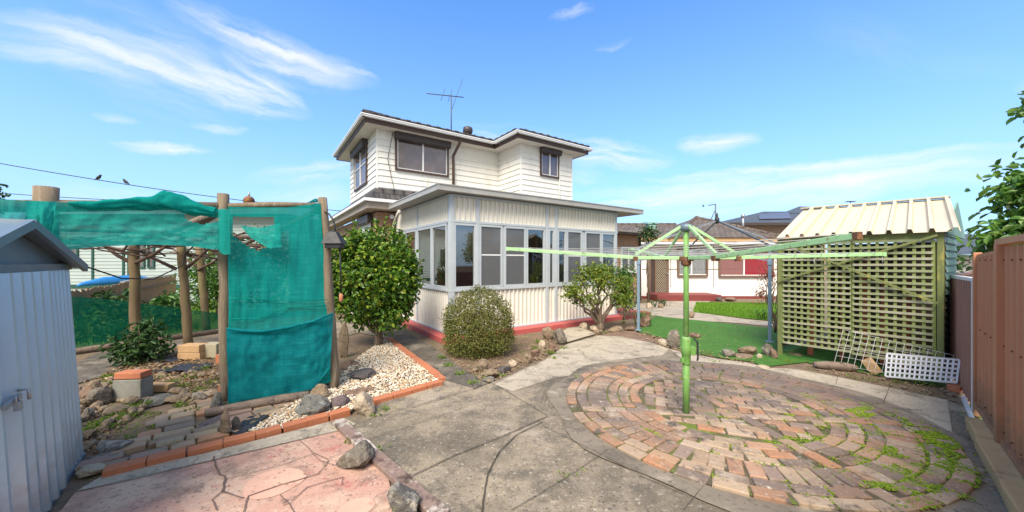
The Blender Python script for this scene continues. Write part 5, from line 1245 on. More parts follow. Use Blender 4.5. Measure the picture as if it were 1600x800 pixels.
# side, back and gables
mb=MB(); mb.add([SH(0,0,.03),SH(0,SD,.03),SH(0,SD,ZE),SH(0,0,ZE)],[(0,1,2,3)]); mb.add([SH(SW,0,.03),SH(SW,SD,.03),SH(SW,SD,ZE),SH(SW,0,ZE)],[(3,2,1,0)]); mb.add([SH(0,SD,.03),SH(SW,SD,.03),SH(SW,SD,ZE),SH(SW/2,SD,ZAp),SH(0,SD,ZE)],[(0,1,2,3,4)]); mb.build('side_wall',m['shed'],gs)
mb=MB(); mb.slab([SH(.0,-.004,ZE+.02),SH(SW,-.004,ZE+.02),SH(SW/2,-.004,ZAp)],.01); mb.build('gable',m['shedroof'],gs)
mb=MB(); mb.bar(SH(0,-.02,ZE+.005),SH(SW,-.02,ZE+.005),.04,.05); mb.bar(SH(0,-.01,.02),SH(SW,-.01,.02),.05,.05); mb.bar(SH(.0,.0,.03),SH(.0,.0,ZE),.03,.03,up=nf); mb.build('frame_rail',m['shedroof'],gs)
mb=MB(); ex=.10
for s0,s1 in ((-.02,SW/2),(SW+.02,SW/2)):
    zz=ZE-.005
    mb.slab([SH(s0,-ex,zz),SH(s1,-ex,ZAp+.03),SH(s1,SD+ex,ZAp+.03),SH(s0,SD+ex,zz)],.02)
mb.build('roof',m['shedroof'],gs)
mb=MB()
for s0,s1 in ((-.02,SW/2),(SW+.02,SW/2)): mb.bar(SH(s0,-ex-.01,ZE-.01),SH(s1,-ex-.01,ZAp+.025),.03,.055)
mb.build('barge_trim',m['shedroof'],gs)

# ================================================================ pergola
pg=thing('pergola','rough timber pole pergola with vine branches, hung with teal shade cloth','pergola',(-5,5.5,0))
PA0,PA1=G(523,608),PT(504,309,4.66); PB0,PB1=G(354,629),PT(349,303,4.24)
PC0=Vector((-4.44,3.47,0)); PC1=PT(72,292,3.465)
def wpost(p0,p1,r0,r1,mt='timber',n=10,seed=0):
    mb=MB(); k=9; pts=[p0.lerp(p1,i/k)+Vector((rnd.gauss(0,.006),rnd.gauss(0,.006),0))*(0<i<k) for i in range(k+1)]
    mb.tube([pts[0]-Vector((0,0,.1))]+pts[1:],[r0+(r1-r0)*i/k for i in range(k+1)],n,jit=.16); mb.build('post',m[mt],pg); return pts
wpost(PA0,PA1,.064,.054); wpost(PB0,PB1,.062,.056); wpost(PC0,PC1,.085,.08)
D0,E0,F0=G(212,546),G(295,541),G(324,520)
wpost(D0,Vector((D0.x-.03,D0.y,2.02)),.085,.07,'pole',n=12); wpost(E0,Vector((E0.x-.16,E0.y,2.05)),.078,.068,'pole',n=12); wpost(F0,Vector((F0.x-.20,F0.y,1.98)),.078,.068,'pole',n=12)
A5,B5=PT(500,321,4.66),PT(350,322,4.24)
mb=MB(); mb.tube([B5+(B5-A5)*.06,B5.lerp(A5,.5)+Vector((0,0,.01)),A5],[.034,.038,.032],10,jit=.15); mb.build('beam',m['timber'],pg)
C5=PT(85,322,3.5); mb=MB(); mb.tube([C5+(C5-B5)*.3,C5,C5.lerp(B5,.5),B5],[.055,.06,.05,.045],10,jit=.15); mb.build('beam',m['timber'],pg)
for a,b,r_ in ((PC1-Vector((0,0,.12)),Vector((-8.0,5.9,2.12)),.05),(B5-Vector((0,0,.05)),Vector((D0.x,D0.y,2.0)),.045),(B5-Vector((0,0,.02)),Vector((E0.x-.16,E0.y,2.06)),.045),(A5-Vector((0,0,.05)),Vector((-6.2,8.4,2.05)),.04),(Vector((-8.2,5.6,2.02)),Vector((-6.0,8.6,2.02)),.05),(Vector((-7.2,4.6,2.1)),Vector((-4.6,7.2,2.1)),.04),(Vector((-8.3,6.2,1.99)),Vector((-5.6,7.0,2.0)),.045)):
    mb=MB(); mb.tube([a,a.lerp(b,.35)+Vector((0,0,rnd.gauss(0,.03))),a.lerp(b,.7)+Vector((0,0,rnd.gauss(0,.03))),b],[r_,r_*1.05,r_,r_*.85],8,jit=.2); mb.build('rafter',m['timber_old'],pg)
for p,q in ((Vector((D0.x+.05,D0.y-.05,1.62)),Vector((D0.x+.75,D0.y-.1,1.98))),(Vector((D0.x-.05,D0.y,1.6)),Vector((D0.x-.75,D0.y+.1,1.98))),(Vector((E0.x-.2,E0.y-.05,1.5)),Vector((E0.x-1.0,E0.y-.2,2.0))),(Vector((E0.x-.08,E0.y,1.5)),Vector((E0.x+.6,E0.y-.2,1.95))),(Vector((F0.x-.16,F0.y-.05,1.45)),Vector((F0.x+.7,F0.y-.3,1.85))),(Vector((F0.x-.2,F0.y,1.5)),Vector((F0.x-.9,F0.y+.1,1.95)))):
    mb=MB(); mb.tube([p,p.lerp(q,.5)+Vector((0,0,-.03)),q],[.034,.028,.024],8,jit=.25); mb.build('brace',m['vine'],pg)
# grape vine canes twisting under the roof
mb=MB()
for i in range(34):
    p=Vector((rnd.uniform(-8.0,-4.6),rnd.uniform(4.6,8.2),rnd.uniform(1.75,2.12))); a=rnd.random()*6.28; pts=[p]
    for k in range(7):
        a+=rnd.gauss(0,.5); p=p+Vector((math.cos(a)*.26,math.sin(a)*.26,rnd.gauss(0,.06))); p.z=min(2.16,max(1.62,p.z)); pts.append(p)
    r0=rnd.uniform(.008,.022); mb.tube(pts,[r0*(1-.08*k) for k in range(8)],5,jit=.3)
mb.build('vine',m['vine'],pg)
mb=MB(); mb.tube([PT(100,385,5.0),PT(130,415,5.6),PT(190,435,6.2),PT(240,436,6.6),PT(285,415,6.9),PT(290,396,6.95)],.012,6); mb.build('loose_cable',m['black'],pg)
mb=MB(); p0,p1=G(112,556),G(344,520); 
mb.tube([p0+Vector((-.6,-.5,.05)),p0.lerp(p1,.3)+Vector((0,0,.06)),p0.lerp(p1,.6)+Vector((0,.05,.055)),p1+Vector((.2,.2,.05))],[.06,.055,.06,.05],8,jit=.2); mb.build('ground_rail',m['timber_old'],pg)

# ---------------------------------------------------------------- shade cloths
def cloth(name,top,bot,mat,label,nu=60,nv=30,wob=.03,sag=0,seed=1,hole=None,freq=3,parent=None):
    """hanging cloth between a top and a bottom line of 3D points"""
    def along(L,t):
        x=t*(len(L)-1); i=min(int(x),len(L)-2); return L[i].lerp(L[i+1],x-i)
    n=(top[-1]-top[0]).cross(Vector((0,0,1))).normalized(); mb=MB(); vs=[]
    for j in range(nv+1):
        for i in range(nu+1):
            u,v=i/nu,j/nv; p=along(top,u).lerp(along(bot,u),v)
            w_=wob*(mnoise.noise(Vector((u*freq*2.2,v*freq*.8,seed)))+.5*mnoise.noise(Vector((u*freq*6,v*freq*2.5,seed+5))))*math.sin(math.pi*min(1,max(0,v)))**.35
            p=p+n*w_+Vector((0,0,-sag*math.sin(math.pi*u)*v)); vs.append(p)
    fs=[]
    for j in range(nv):
        for i in range(nu):
            if hole and hole((i+.5)/nu,(j+.5)/nv): continue
            k=j*(nu+1)+i; fs.append((k,k+1,k+nu+2,k+nu+1))
    mb.add(vs,fs,True); c=(bot[0]+bot[-1])/2
    return mb.build(name,mat,parent,loc=None if parent else c,label=label,cat='shade cloth' if not parent else None,group=None if parent else 'shade cloths of the pergola')
yA,yB=4.60,4.18
def hole1(u,v):
    # torn opening under the beam, left two thirds
    top=.045; bt=.13+.05*math.sin(u*5)+.045*max(0,1-abs(u-.35)/.3)
    return .06<u<.52 and top<v<bt-.16*max(0,u-.42)
main=cloth('shade_cloth',[PT(356,323,yB),PT(400,324,yB+.13),PT(450,324,yB+.27),PT(501,317,yA)],[PT(358,632,yB-.05),PT(410,628,yB+.1),PT(460,620,yB+.25),PT(517,596,yA)],m['cloth'],'tall torn panel of teal shade cloth between the two front posts',70,80,.028,seed=3,hole=hole1)
fl=cloth('flap',[PT(375,352,yB+.0),PT(405,356,yB+.05),PT(438,349,yB+.17)],[PT(392,372,yB-.04),PT(420,388,yB+.0),PT(440,386,yB+.1)],m['cloth_thin'],None,14,10,.04,seed=8,parent=main)
blue=cloth('shade_cloth',[PT(354,513,yB-.10),PT(400,517,yB+.0),PT(450,512,yB+.12),PT(521,489,yA-.05)],[PT(356,630,yB-.12),PT(390,627,yB-.02),PT(440,619,yB+.1),PT(490,607,yB+.25),PT(516,575,yA-.06)],m['cloth_blue'],'bluish sagging cloth sewn over the lower half of the torn panel',50,40,.04,seed=11)
hem=MB(); hp=[PT(354,513,yB-.13),PT(380,517,yB-.07),PT(410,518,yB-.0),PT(450,512,yB+.09),PT(490,502,yB+.22),PT(521,489,yA-.08)]
hem.tube(hp,[.012,.018,.020,.018,.016,.010],6,jit=.4); hem.build('hem',m['cloth_blue'],blue)
cr_=MB(); 
for ya,yb in ((466,470),(498,480)):
    cr_.tube([PT(360,ya,yB-.05),PT(400,ya+1,yB+.08),PT(450,yb,yB+.22),PT(512,yb-2,yA-.03)],.006,5,jit=.5)
cr_.build('crease',m['cloth'],main)
# strip between left post and middle post, with a fat folded roll on top
yC=3.47
Lp=lambda px,py: PT(px,py,yC+(yB-yC)*(max(20,px)-72)/(350-72)-.12)
def hole2(u,v):
    return .76<u<.965 and .06<v<(.25+.12*math.sin((u-.76)/.2*3.14))
cloth('shade_cloth',[Lp(40,313),Lp(100,316),Lp(180,318),Lp(240,320),Lp(300,328),Lp(354,328)],[Lp(40,420),Lp(96,391),Lp(160,385),Lp(240,382),Lp(300,385),Lp(358,393)],m['cloth_thin'],'upper strip of thin teal cloth from the left post to the middle post',80,26,.03,seed=21,hole=hole2,freq=4)
mb=MB(); pts=[Lp(112,318),Lp(150,321),Lp(190,319),Lp(225,316),Lp(262,314),Lp(285,319),Lp(310,326),Lp(338,333)]
rr=[.025,.04,.055,.07,.095,.09,.065,.05]
vs=[];fs=[];nr=26
P_=[]
for a in range(len(pts)-1):
    for k in range(6): P_.append((pts[a].lerp(pts[a+1],k/6),rr[a]+(rr[a+1]-rr[a])*k/6))
P_.append((pts[-1],rr[-1]))
for i,(p,r_) in enumerate(P_):
    for k in range(nr):
        t=2*math.pi*k/nr; q=r_*(1+.55*mnoise.noise(Vector((i*.13,math.cos(t)*1.3,math.sin(t)*1.3)))+.3*mnoise.noise(Vector((i*.3+k*.1,math.cos(t)*3,9))))
        vs.append(p+Vector((0,-math.cos(t)*q,math.sin(t)*q*.95)))
for i in range(len(P_)-1):
    for k in range(nr): fs.append((i*nr+k,i*nr+(k+1)%nr,(i+1)*nr+(k+1)%nr,(i+1)*nr+k))
mb.add(vs,fs,True); mb.build('shade_cloth',m['cloth'],None,loc=pts[0],label='thick folded roll of teal cloth bunched over the front beam',cat='shade cloth',group='shade cloths of the pergola')
cloth('shade_cloth',[PT(-60,308,2.9),PT(0,311,3.06),PT(50,314,3.19),PT(88,315,3.28)],[PT(-60,430,2.85),PT(0,425,3.0),PT(60,420,3.14),PT(78,385,3.24)],m['cloth_thin'],'sheet of teal cloth behind the garden shed roof',40,20,.07,seed=31)
cloth('shade_cloth',[PT(498,316,4.75),PT(480,318,5.6),PT(470,326,6.4)],[PT(502,312,4.7),PT(492,310,4.75),PT(470,324,5.0)],m['cloth'],'narrow loose end of teal cloth over the right front post',12,8,.03,seed=33)
b0,b1=G(100,556),G(352,519); b0=b0+(b0-b1)*.5
cloth('shade_cloth',[b0+Vector((0,0,1.3)),b0.lerp(b1,.5)+Vector((0,0,.92)),b1+Vector((0,0,.42))],[b0+Vector((0,0,.08)),b0.lerp(b1,.5)+Vector((0,0,.08)),b1+Vector((0,0,.08))],m['cloth_green'],'low green shade cloth screen along the back of the pergola',60,16,.05,seed=41)
wl=cloth('post_wrap',[PT(341,327,yB-.16),PT(349,326,yB-.18),PT(358,327,yB-.16)],[PT(343,394,yB-.16),PT(350,398,yB-.18),PT(360,397,yB-.16)],m['cloth_thin'],'pale thin cloth wrapped round the top of the middle post',8,10,.01,seed=51)
wl['category']='shade cloth'; wl['group']='shade cloths of the pergola'
# ---------------------------------------------------------------- things on and around the pergola
c=PT(389,314,4.40); mb=MB(); mb.ico(c,.06,3); fo=thing('ball_finial','round grey ball with a spike on the front beam of the pergola','ornament',c-Vector((0,0,.06)))
mb.build('ball',m['rust'],fo); mb=MB(); mb.tube([c+Vector((0,0,.05)),c+Vector((0,0,.11))],[.014,.006],6); mb.build('spike',m['steel'],fo)
sl=thing('solar_lantern','black solar lantern with a sloped cap hanging beside the right front post','lantern',PT(522,390,4.60)); c=PT(523,388,4.60)
mb=MB(); mb.box(c+Vector((0,0,.03)),(.19,.14,.06)); mb.build('housing',m['black'],sl,bevel=.006)
mb=MB(); w0,w1=.125,.055; zz=c.z+.06; vs=[(c.x-w0,c.y-.09,zz),(c.x+w0,c.y-.09,zz),(c.x+w0,c.y+.09,zz),(c.x-w0,c.y+.09,zz),(c.x-w1-.03,c.y-.03,zz+.15),(c.x+w1-.03,c.y-.03,zz+.15),(c.x+w1-.03,c.y+.05,zz+.15),(c.x-w1-.03,c.y+.05,zz+.15)]
mb.add(vs,[(0,1,5,4),(1,2,6,5),(2,3,7,6),(3,0,4,7),(4,5,6,7),(3,2,1,0)]); mb.build('cap',m['black'],sl)
mb=MB(); mb.tube([PT(505,330,4.63),PT(514,334,4.6),PT(521,344,4.6),PT(524,356,4.6),PT(523,364,4.6)],.010,6); mb.build('hook',m['black'],sl)
wc=thing('wind_chime','thin dark chime rod with a brown clapper hanging under the lantern','chime',PT(532,470,4.62))
mb=MB(); mb.tube([PT(531,388,4.6),PT(532,420,4.6),PT(533,458,4.6)],.010,6); mb.build('rod',m['black'],wc)
mb=MB(); mb.lathe(PT(533,466,4.6),[(.012,.06),(.026,.04),(.024,-.03),(.012,-.05)],8); mb.build('clapper',m['brick_orange'],wc)

# wires and birds
def wire(name,a,b,sag,label,r=.014):
    mb=MB(); mb.tube([a.lerp(b,i/24)-Vector((0,0,sag*(1-(2*i/24-1)**2))) for i in range(25)],r,5); return mb.build(name,m['black'],None,loc=a,label=label,cat='power line')
wa,wb=PT(-30,250,11.4),PT(548,331,15.5)
wire('power_line',wa,wb,.16,'long black power line sloping down to the house with two birds on it')
wire('power_line',PT(5,302,9.5),PT(370,318,9.9),.05,'thin black wire passing behind the left pergola post',.009)
def onwire(px):
    for i in range(2000):
        t=i/2000; p=wa.lerp(wb,t)-Vector((0,0,.16*(1-(2*t-1)**2)))
        if 800+p.x/p.y*F>=px: return p
def bird(px,flip,label):
    p=onwire(px); b=thing('bird',label,'bird',p+Vector((0,0,.012)))
    mb=MB(); k=flip
    c=p+Vector((0,0,.075))
    # body swells from tail to breast, neck, head and beak in one skin
    mb.tube([c+Vector((-.15*k,0,-.075)),c+Vector((-.09*k,0,-.045)),c+Vector((-.035*k,0,-.01)),c+Vector((.02*k,0,.03)),c+Vector((.045*k,0,.065)),c+Vector((.062*k,0,.092)),c+Vector((.085*k,0,.094)),c+Vector((.112*k,0,.088))],[.008,.020,.046,.048,.034,.030,.020,.003],9)
    mb.build('body',m['bird'],b)
    mb=MB()
    for s in (-1,1): mb.tube([c+Vector((0,.018*s,-.02)),p+Vector((0,.018*s,.012))],.004,4)
    mb.build('legs',m['rust'],b)
bird(154,1,'small dark bird perched on the power line above the left pergola post'); bird(196,-1,'small dark bird on the power line, second from the frame edge, nearer the house')
# ================================================================ rocks
_rk=[0]
def rock(px,py,wp,hp,mat,label,cat='rock',depth=.8,rz=None,cuts=14,sub=3,sink=.02,rough=.07,z=0,tall=None):
    """rock whose foot is seen at photo pixel (px,py) and which is about wp x hp pixels large"""
    _rk[0]+=1; c=G(px,py,z); s=c.y/F; w_=wp*s; d_=w_*depth
    # seen height = height + part of the depth seen from above
    look=(CAMH-c.z)/c.y; h=max(.025,hp*s-d_*look*.75) if tall is None else tall
    c=c+Vector((0,d_*.35,-sink))
    mb=MB(); rock_mb(mb,c,(w_*1.15,d_*1.15,(h+sink)*1.15),_rk[0]*7+3,rz if rz is not None else rnd.random()*3,cuts,sub,rough)
    return mb.build('rock',m[mat],None,loc=c,label=label,cat=cat,group='garden rocks')
for r_ in (
 (474,654,62,38,'rk_blue','large blue grey rock on the pebbles in front of the blue cloth'),
 (526,639,30,22,'rk_purple','reddish brown round rock between the blue grey rock and the pale rock'),
 (564,652,46,38,'rk_pale','big cream rock resting on the brick edging beside the timber plank'),
 (562,594,46,22,'rk_dark','dark purple grey rock on the white pebbles in front of the camellia'),
 (546,575,32,14,'rk_brown','flat rusty brown rock on the pebbles behind the dark rock'),
 (554,620,48,18,'rk_brown','flat pinkish rock lying in the pebbles right of the front post foot'),
 (496,627,32,26,'rk_tan','tan rock leaning at the end of the grey log under the blue cloth'),
 (509,606,15,16,'rk_brown','small round brown rock at the foot of the right front post'),
 (536,558,14,44,'rk_tan','upright rough stone behind the right front post'),
 (350,684,16,38,'rk_tan','narrow upright tan stone beside the black plastic at the bed corner'),
 (366,676,12,28,'rk_dark','dark upright stone beside the narrow tan stone'),
 (318,670,52,22,'rk_purple','long purple slate lying at the end of the garden paving'),
 (160,712,62,34,'rk_grey','big grey rock beside the shed corner'),
 (196,636,28,20,'rk_tan','rusty tan rock under the brick topped block'),
 (234,633,40,18,'rk_blue','greenish grey flat rock in the row along the garden paving'),
 (266,630,34,15,'rk_tan','flat tan rock in the middle of the paving edge row'),
 (302,629,28,16,'rk_grey','squat grey rock right of the flat tan rock'),
 (334,640,24,32,'rk_blue','pale blue grey rock standing at the left side of the blue cloth'),
 (152,634,32,34,'rk_grey','mossy grey rock by the shed wall, above the big grey rock'),
 (172,645,40,16,'rk_tan','low tan rock in front of the brick topped block'),
 (130,655,22,18,'rk_grey','small grey rock touching the shed side'),
 (126,632,24,26,'rk_brown','reddish broken rock nearest the shed side'),
 (146,622,18,26,'rk_tan','upright tan rock behind the mossy grey rock'),
 (348,580,14,32,'rk_brown','brown stone left of the middle front post'),
 (548,738,60,52,'rk_grey','big square dark grey rock on the pink slab beside the plank'),
 (622,812,74,66,'rk_lichen','big lichen spotted rock at the near end of the plank'),
 (856,531,20,18,'rk_tan','tan rock at the wall end of the clipped bush bed'),
 (876,538,26,22,'rk_grey','grey rock next to the stepping slab'),
 (864,549,14,14,'rk_brown','small brown rock below the grey rock by the stepping slab'),
 (848,548,12,16,'rk_pale','small pale rock standing in the bush bed edge'),
 (838,558,18,12,'rk_brown','brown rock in the curved bed edge near the green weeds'),
 (822,566,20,14,'rk_tan','tan rock midway along the curved bed edge'),
 (800,573,14,10,'rk_pale','whitish rock along the curved bed edge'),
 (788,583,26,13,'rk_dark','dark flat rock along the curved bed edge'),
 (768,590,30,16,'rk_tan','wide brown grey rock at the front tip of the bush bed'),
 (752,580,20,18,'rk_tan','upright tan rock under the clipped bush'),
 (764,598,24,10,'rk_blue','flat blue grey rock at the corner of the concrete slabs'),
 (914,514,16,9,'rk_pale','pale rock left of the bare stemmed shrub'),
 (930,517,16,8,'rk_pale','flat pale rock touching the trunk of the bare stemmed shrub'),
 (936,523,18,8,'rk_tan','tan rock in front of the bare stemmed shrub'),
 (1010,511,24,18,'rk_brown','brown rock beside the left gazebo leg'),
 (966,519,26,10,'rk_tan','flat tan rock edging the bed right of the shrub'),
 (985,517,20,8,'rk_brown','low brown rock near the foot of the left gazebo leg'),
 (1055,545,19,28,'rk_grey','upright grey rock on the turf left of the green mast'),
 (1037,541,22,12,'rk_pale','flat cream rock at the turf corner left of the mast'),
 (1086,528,18,10,'rk_brown','small pinkish rock behind the green mast'),
 (1141,558,24,12,'rk_grey','grey and white rock at the left end of the turf edge pile'),
 (1176,555,28,15,'rk_tan','rounded tan rock on top of the turf edge pile'),
 (1168,560,38,10,'rk_tan','long flat rock under the rounded tan rock'),
 (1189,560,11,7,'rk_pale','small white stone at the right end of the turf edge pile'),
 (1201,556,17,21,'rk_grey','grey rock at the foot of the right gazebo leg'),
 (1212,560,15,15,'rk_brown','brown rock against the left post of the lattice shed'),
 (1197,577,22,7,'rk_pale','flat pinkish stone on the kerb strip'),
 (1248,556,20,5,'rk_tan','flat stone under the lattice bottom edge'),
 (1017,482,14,8,'rk_pale','pale rock near the dark red porch step'),
 (1034,481,13,7,'rk_tan','tan rock right of the pale rock near the porch step'),
 (1126,471,13,6,'rk_dark','dark rock at the top edge of the lawn'),
 (1144,471,15,6,'rk_brown','brown rock at the top edge of the lawn by the red curtained window'),
 (1082,497,12,9,'rk_tan','tan stone at the left corner of the lawn')):
    big=r_[2]>55
    rock(*r_[:6],sub=4 if big else 3,cuts=18 if big else 10)
# flat pale dish stones by the shed
rock(134,745,44,14,'rk_pale','round pale flat stone lying at the shed corner',tall=.045,depth=.9,cuts=8)
rock(144,722,40,10,'rk_grey','thin flat grey stone behind the round pale stone',tall=.03,depth=.7,cuts=8)

def block(name,px,py,wm,dm,hm,rz,mat,label,cat,z=0,group=None,bev=.008):
    c=G(px,py,z)+Vector((0,dm/2,0)); mb=MB(); mb.box(c+Vector((0,0,hm/2)),(wm,dm,hm),rz); mb.build(name,m[mat],None,loc=c,bevel=bev,label=label,cat=cat,group=group); return c
block('concrete_block',196,626,.30,.18,.24,.12,'greyblock','mossy grey concrete block with an orange brick on top','block')
c=G(196,626)+Vector((0,.09,.245)); mb=MB(); mb.box(c+Vector((0,0,.04)),(.29,.16,.075),.10); mb.build('brick',m['brick_orange'],None,loc=c,bevel=.008,label='orange brick lying on the mossy concrete block',cat='brick')
c=block('brick',294,563,.36,.2,.12,.05,'brick_pale','buff brick under another buff brick beside the leaning post','brick')
mb=MB(); mb.box(c+Vector((0,0,.185)),(.35,.2,.125),.02); mb.build('brick',m['brick_pale'],None,loc=c+Vector((0,0,.125)),bevel=.008,label='buff brick on top of the lower one beside the leaning post',cat='brick')
block('concrete_block',325,560,.27,.2,.24,.02,'block','pale buff concrete block right of the two stacked buff bricks','block')
block('brick',346,569,.20,.14,.15,.1,'brick_orange','weathered red brick behind the middle front post','brick')
block('brick',238,613,.36,.12,.09,.05,'brick_pale','worn reddish buff brick right of the mossy block','brick')
block('brick',348,626,.12,.14,.18,.2,'brick_orange','red brick stood against the left edge of the blue cloth','brick')
def film(px,py,wm,dm,label,seed):
    c=G(px,py); mb=MB(); n=14; vs=[]
    for j in range(n+1):
        for i in range(n+1):
            x=(i/n-.5)*wm; y=(j/n-.5)*dm; e=1+.25*mnoise.noise(Vector((i*.4,j*.4,seed)))
            vs.append(c+Vector((x*e,y*e,.025+.05*abs(mnoise.noise(Vector((x*7,y*7,seed))))+.02*mnoise.noise(Vector((x*20,y*20,seed))))))
    mb.add(vs,[(j*(n+1)+i,j*(n+1)+i+1,(j+1)*(n+1)+i+1,(j+1)*(n+1)+i) for j in range(n) for i in range(n)],True)
    mb.build('plastic_sheet',m['blackfilm'],None,loc=c,label=label,cat='plastic sheet')
film(288,578,.55,.42,'large crumpled black plastic sheet on the soil in front of the stacked bricks',3)
film(264,565,.30,.25,'small crumpled black plastic piece beside the stacked bricks',7)
film(386,668,.20,.42,'strip of black plastic hanging over the pebbles in front of the cloth',12)
# timber log under the cloth, painted plank
p,q=G(328,652),G(480,624); mb=MB(); mb.tube([p+Vector((-.05,0,.045)),p.lerp(q,.3)+Vector((0,0,.05)),p.lerp(q,.7)+Vector((0,0,.055)),q+Vector((.02,0,.05))],[.045,.055,.052,.05],10,jit=.2)
mb.build('timber_log',m['timber_old'],None,loc=p,label='long grey timber log under the bottom of the blue cloth',cat='log')
p,q=G(527,662),G(690,812); mb=MB(); n=14; d=(q-p).normalized(); s=Vector((-d.y,d.x,0)); vs=[]
for i in range(n+1):
    c=p.lerp(q,i/n); wv_=.056+rnd.gauss(0,.002)
    vs+=[c-s*wv_,c-s*wv_+Vector((0,0,.045+rnd.gauss(0,.002))),c+s*wv_+Vector((0,0,.045+rnd.gauss(0,.002))),c+s*wv_]
mb.add(vs,[(4*i+k,4*i+(k+1)%4,4*i+4+(k+1)%4,4*i+4+k) for i in range(n) for k in range(4)]+[(3,2,1,0),(4*n,4*n+1,4*n+2,4*n+3)])
mb.build('plank',m['plank'],None,loc=p,bevel=.005,label='weathered plank with flaking white paint between pink slab and concrete',cat='plank')
gl=thing('garden_light','small clear solar garden light beside the square dark grey rock','light',G(572,728)); c=G(572,728)
mb=MB(); mb.lathe(c,[(.010,0),(.012,.03),(.03,.035),(.03,.08),(.01,.09)],10); mb.build('lamp_body',m['clear'],gl); mb=MB(); mb.lathe(c,[(.02,.082),(.035,.085),(.035,.095),(.02,.105)],10); mb.build('cap',m['steel'],gl)

# brick edging: bricks laid end to end
be=thing('brick_edging','orange brick edging along the garden paving, pebble bed and side path','edging',G(440,680))
def edge(pts,rz_out=0,w_=.11,h=.075,l=.225):
    for p,q in zip(pts[:-1],pts[1:]):
        d=(q-p); n=max(1,round(d.length/l)); d=d/n; a=math.atan2(d.y,d.x)
        for i in range(n):
            c=p+d*(i+.5); mb=MB(); mb.box(c+Vector((rnd.gauss(0,.004),rnd.gauss(0,.004),h/2-.02+rnd.gauss(0,.004))),(d.length-.008,w_,h),a+rnd.gauss(0,.02)); mb.build('brick',m['brick_orange'],be,bevel=.006)
edge(P2([(160,744),(400,684.5),(545,645)])); edge(P2([(582,630),(690,600)])); edge(P2([(691,596),(607,531)]))

# ================================================================ foliage
def foliage(mb,c,rad,n,L,W,lump=.18,freq=1.6,shell=(.72,1.0),up=.35,seed=0,droop=0,zmin=None,fill=.2,gap=0):
    c=Vector(c); k=0; tries=0
    while k<n and tries<n*12:
        tries+=1
        v=Vector((rnd.gauss(0,1),rnd.gauss(0,1),rnd.gauss(0,1))).normalized()
        lu=1+lump*mnoise.noise(v*freq+Vector((seed,0,0)))*2+lump*.6*mnoise.noise(v*freq*3+Vector((0,seed,0)))
        r=rnd.uniform(*shell) if rnd.random()>fill else rnd.uniform(.25,shell[0])
        p=c+Vector((v.x*rad[0],v.y*rad[1],v.z*rad[2]))*lu*r
        if zmin is not None and p.z<zmin: continue
        if gap and mnoise.noise(p*2.1+Vector((seed,seed,0)))<gap-.5+.0: continue
        nrm=(v*.9+Vector((0,0,up))+Vector((rnd.gauss(0,.5),rnd.gauss(0,.5),rnd.gauss(0,.5)))).normalized()
        d=Vector((rnd.gauss(0,1),rnd.gauss(0,1),rnd.gauss(0,1)-droop)); d=(d-nrm*d.dot(nrm)*.8+v*.45)
        s=rnd.uniform(.65,1.15); mb.leaf(p,d,nrm,L*s,W*s); k+=1
def branchy(mb,base,tops,r0,r1,n=6,wig=.05):
    for t in tops:
        pts=[]
        for i in range(7):
            u=i/6; p=base.lerp(t,u); p=Vector((base.x+(t.x-base.x)*u**1.25,base.y+(t.y-base.y)*u**1.25,base.z+(t.z-base.z)*u))+Vector((rnd.gauss(0,wig),rnd.gauss(0,wig),0))*(0<i<6); pts.append(p)
        mb.tube(pts,[r0+(r1-r0)*i/6 for i in range(7)],n,jit=.25)

def sprigs(mb,c,rad,n,ln,L,W,up=.3,zmin=.1,st=.003):
    for i in range(n):
        v=Vector((rnd.gauss(0,1),rnd.gauss(0,1),rnd.gauss(.15,.9))).normalized(); p=c+Vector((v.x*rad[0],v.y*rad[1],v.z*rad[2]))*.95; q=p+(v+Vector((0,0,up))).normalized()*ln*rnd.uniform(.4,1)
        if p.z<zmin: continue
        mb.tube([p,q],[st,st*.5],4)
        for k in range(6): mb.leaf(p.lerp(q,.3+.14*k),v+Vector((rnd.gauss(0,.7),rnd.gauss(0,.7),rnd.gauss(0,.5))),Vector((rnd.gauss(0,.4),rnd.gauss(0,.4),1)),L*rnd.uniform(.6,1),W)
# camellia by the pebble bed
cb_=G(591,541); ct=thing('camellia_tree','dense glossy green camellia tree beside the house corner','tree',cb_)
mb=MB(); mb.tube([cb_-Vector((0,0,.05)),cb_+Vector((.0,0,.12)),cb_+Vector((-.01,.0,.35)),cb_+Vector((-.03,0,.8))],[.10,.082,.075,.05],10,jit=.2)
branchy(mb,cb_+Vector((-.01,0,.25)),[cb_+Vector((x,y,z)) for x,y,z in ((-.6,.1,1.2),(.4,-.1,1.3),(-.1,.3,1.7),(-.4,-.2,1.6),(.3,.3,1.0),(-.2,-.3,1.0),(-.7,.2,.8))],.045,.012)
mb.build('trunk',m['bark'],ct)
mb=MB(); cc=cb_+Vector((-.08,.12,1.42))
foliage(mb,cc+Vector((-.08,0,-.05)),(.82,.72,.88),6200,.10,.056,.16,2.0,(.78,1.02),.5,3,.3,fill=.22)
foliage(mb,cb_+Vector((-.48,.0,1.62)),(.44,.5,.58),1500,.10,.056,.14,2,(.7,1.03),.5,5,.3)
foliage(mb,cb_+Vector((.36,.05,1.30)),(.42,.5,.72),1700,.10,.056,.12,2,(.7,1.03),.5,8,.3)
foliage(mb,cb_+Vector((.22,-.05,.70)),(.40,.42,.44),1100,.085,.048,.14,2,(.6,1.03),.5,9,.4)
foliage(mb,cb_+Vector((-.5,.0,.95)),(.42,.45,.50),1100,.085,.048,.14,2,(.6,1.03),.5,12,.4)
sprigs(mb,cc+Vector((-.05,0,0)),(.86,.75,.95),70,.22,.09,.05); mb.build('crown',m['lf_camellia'],ct)
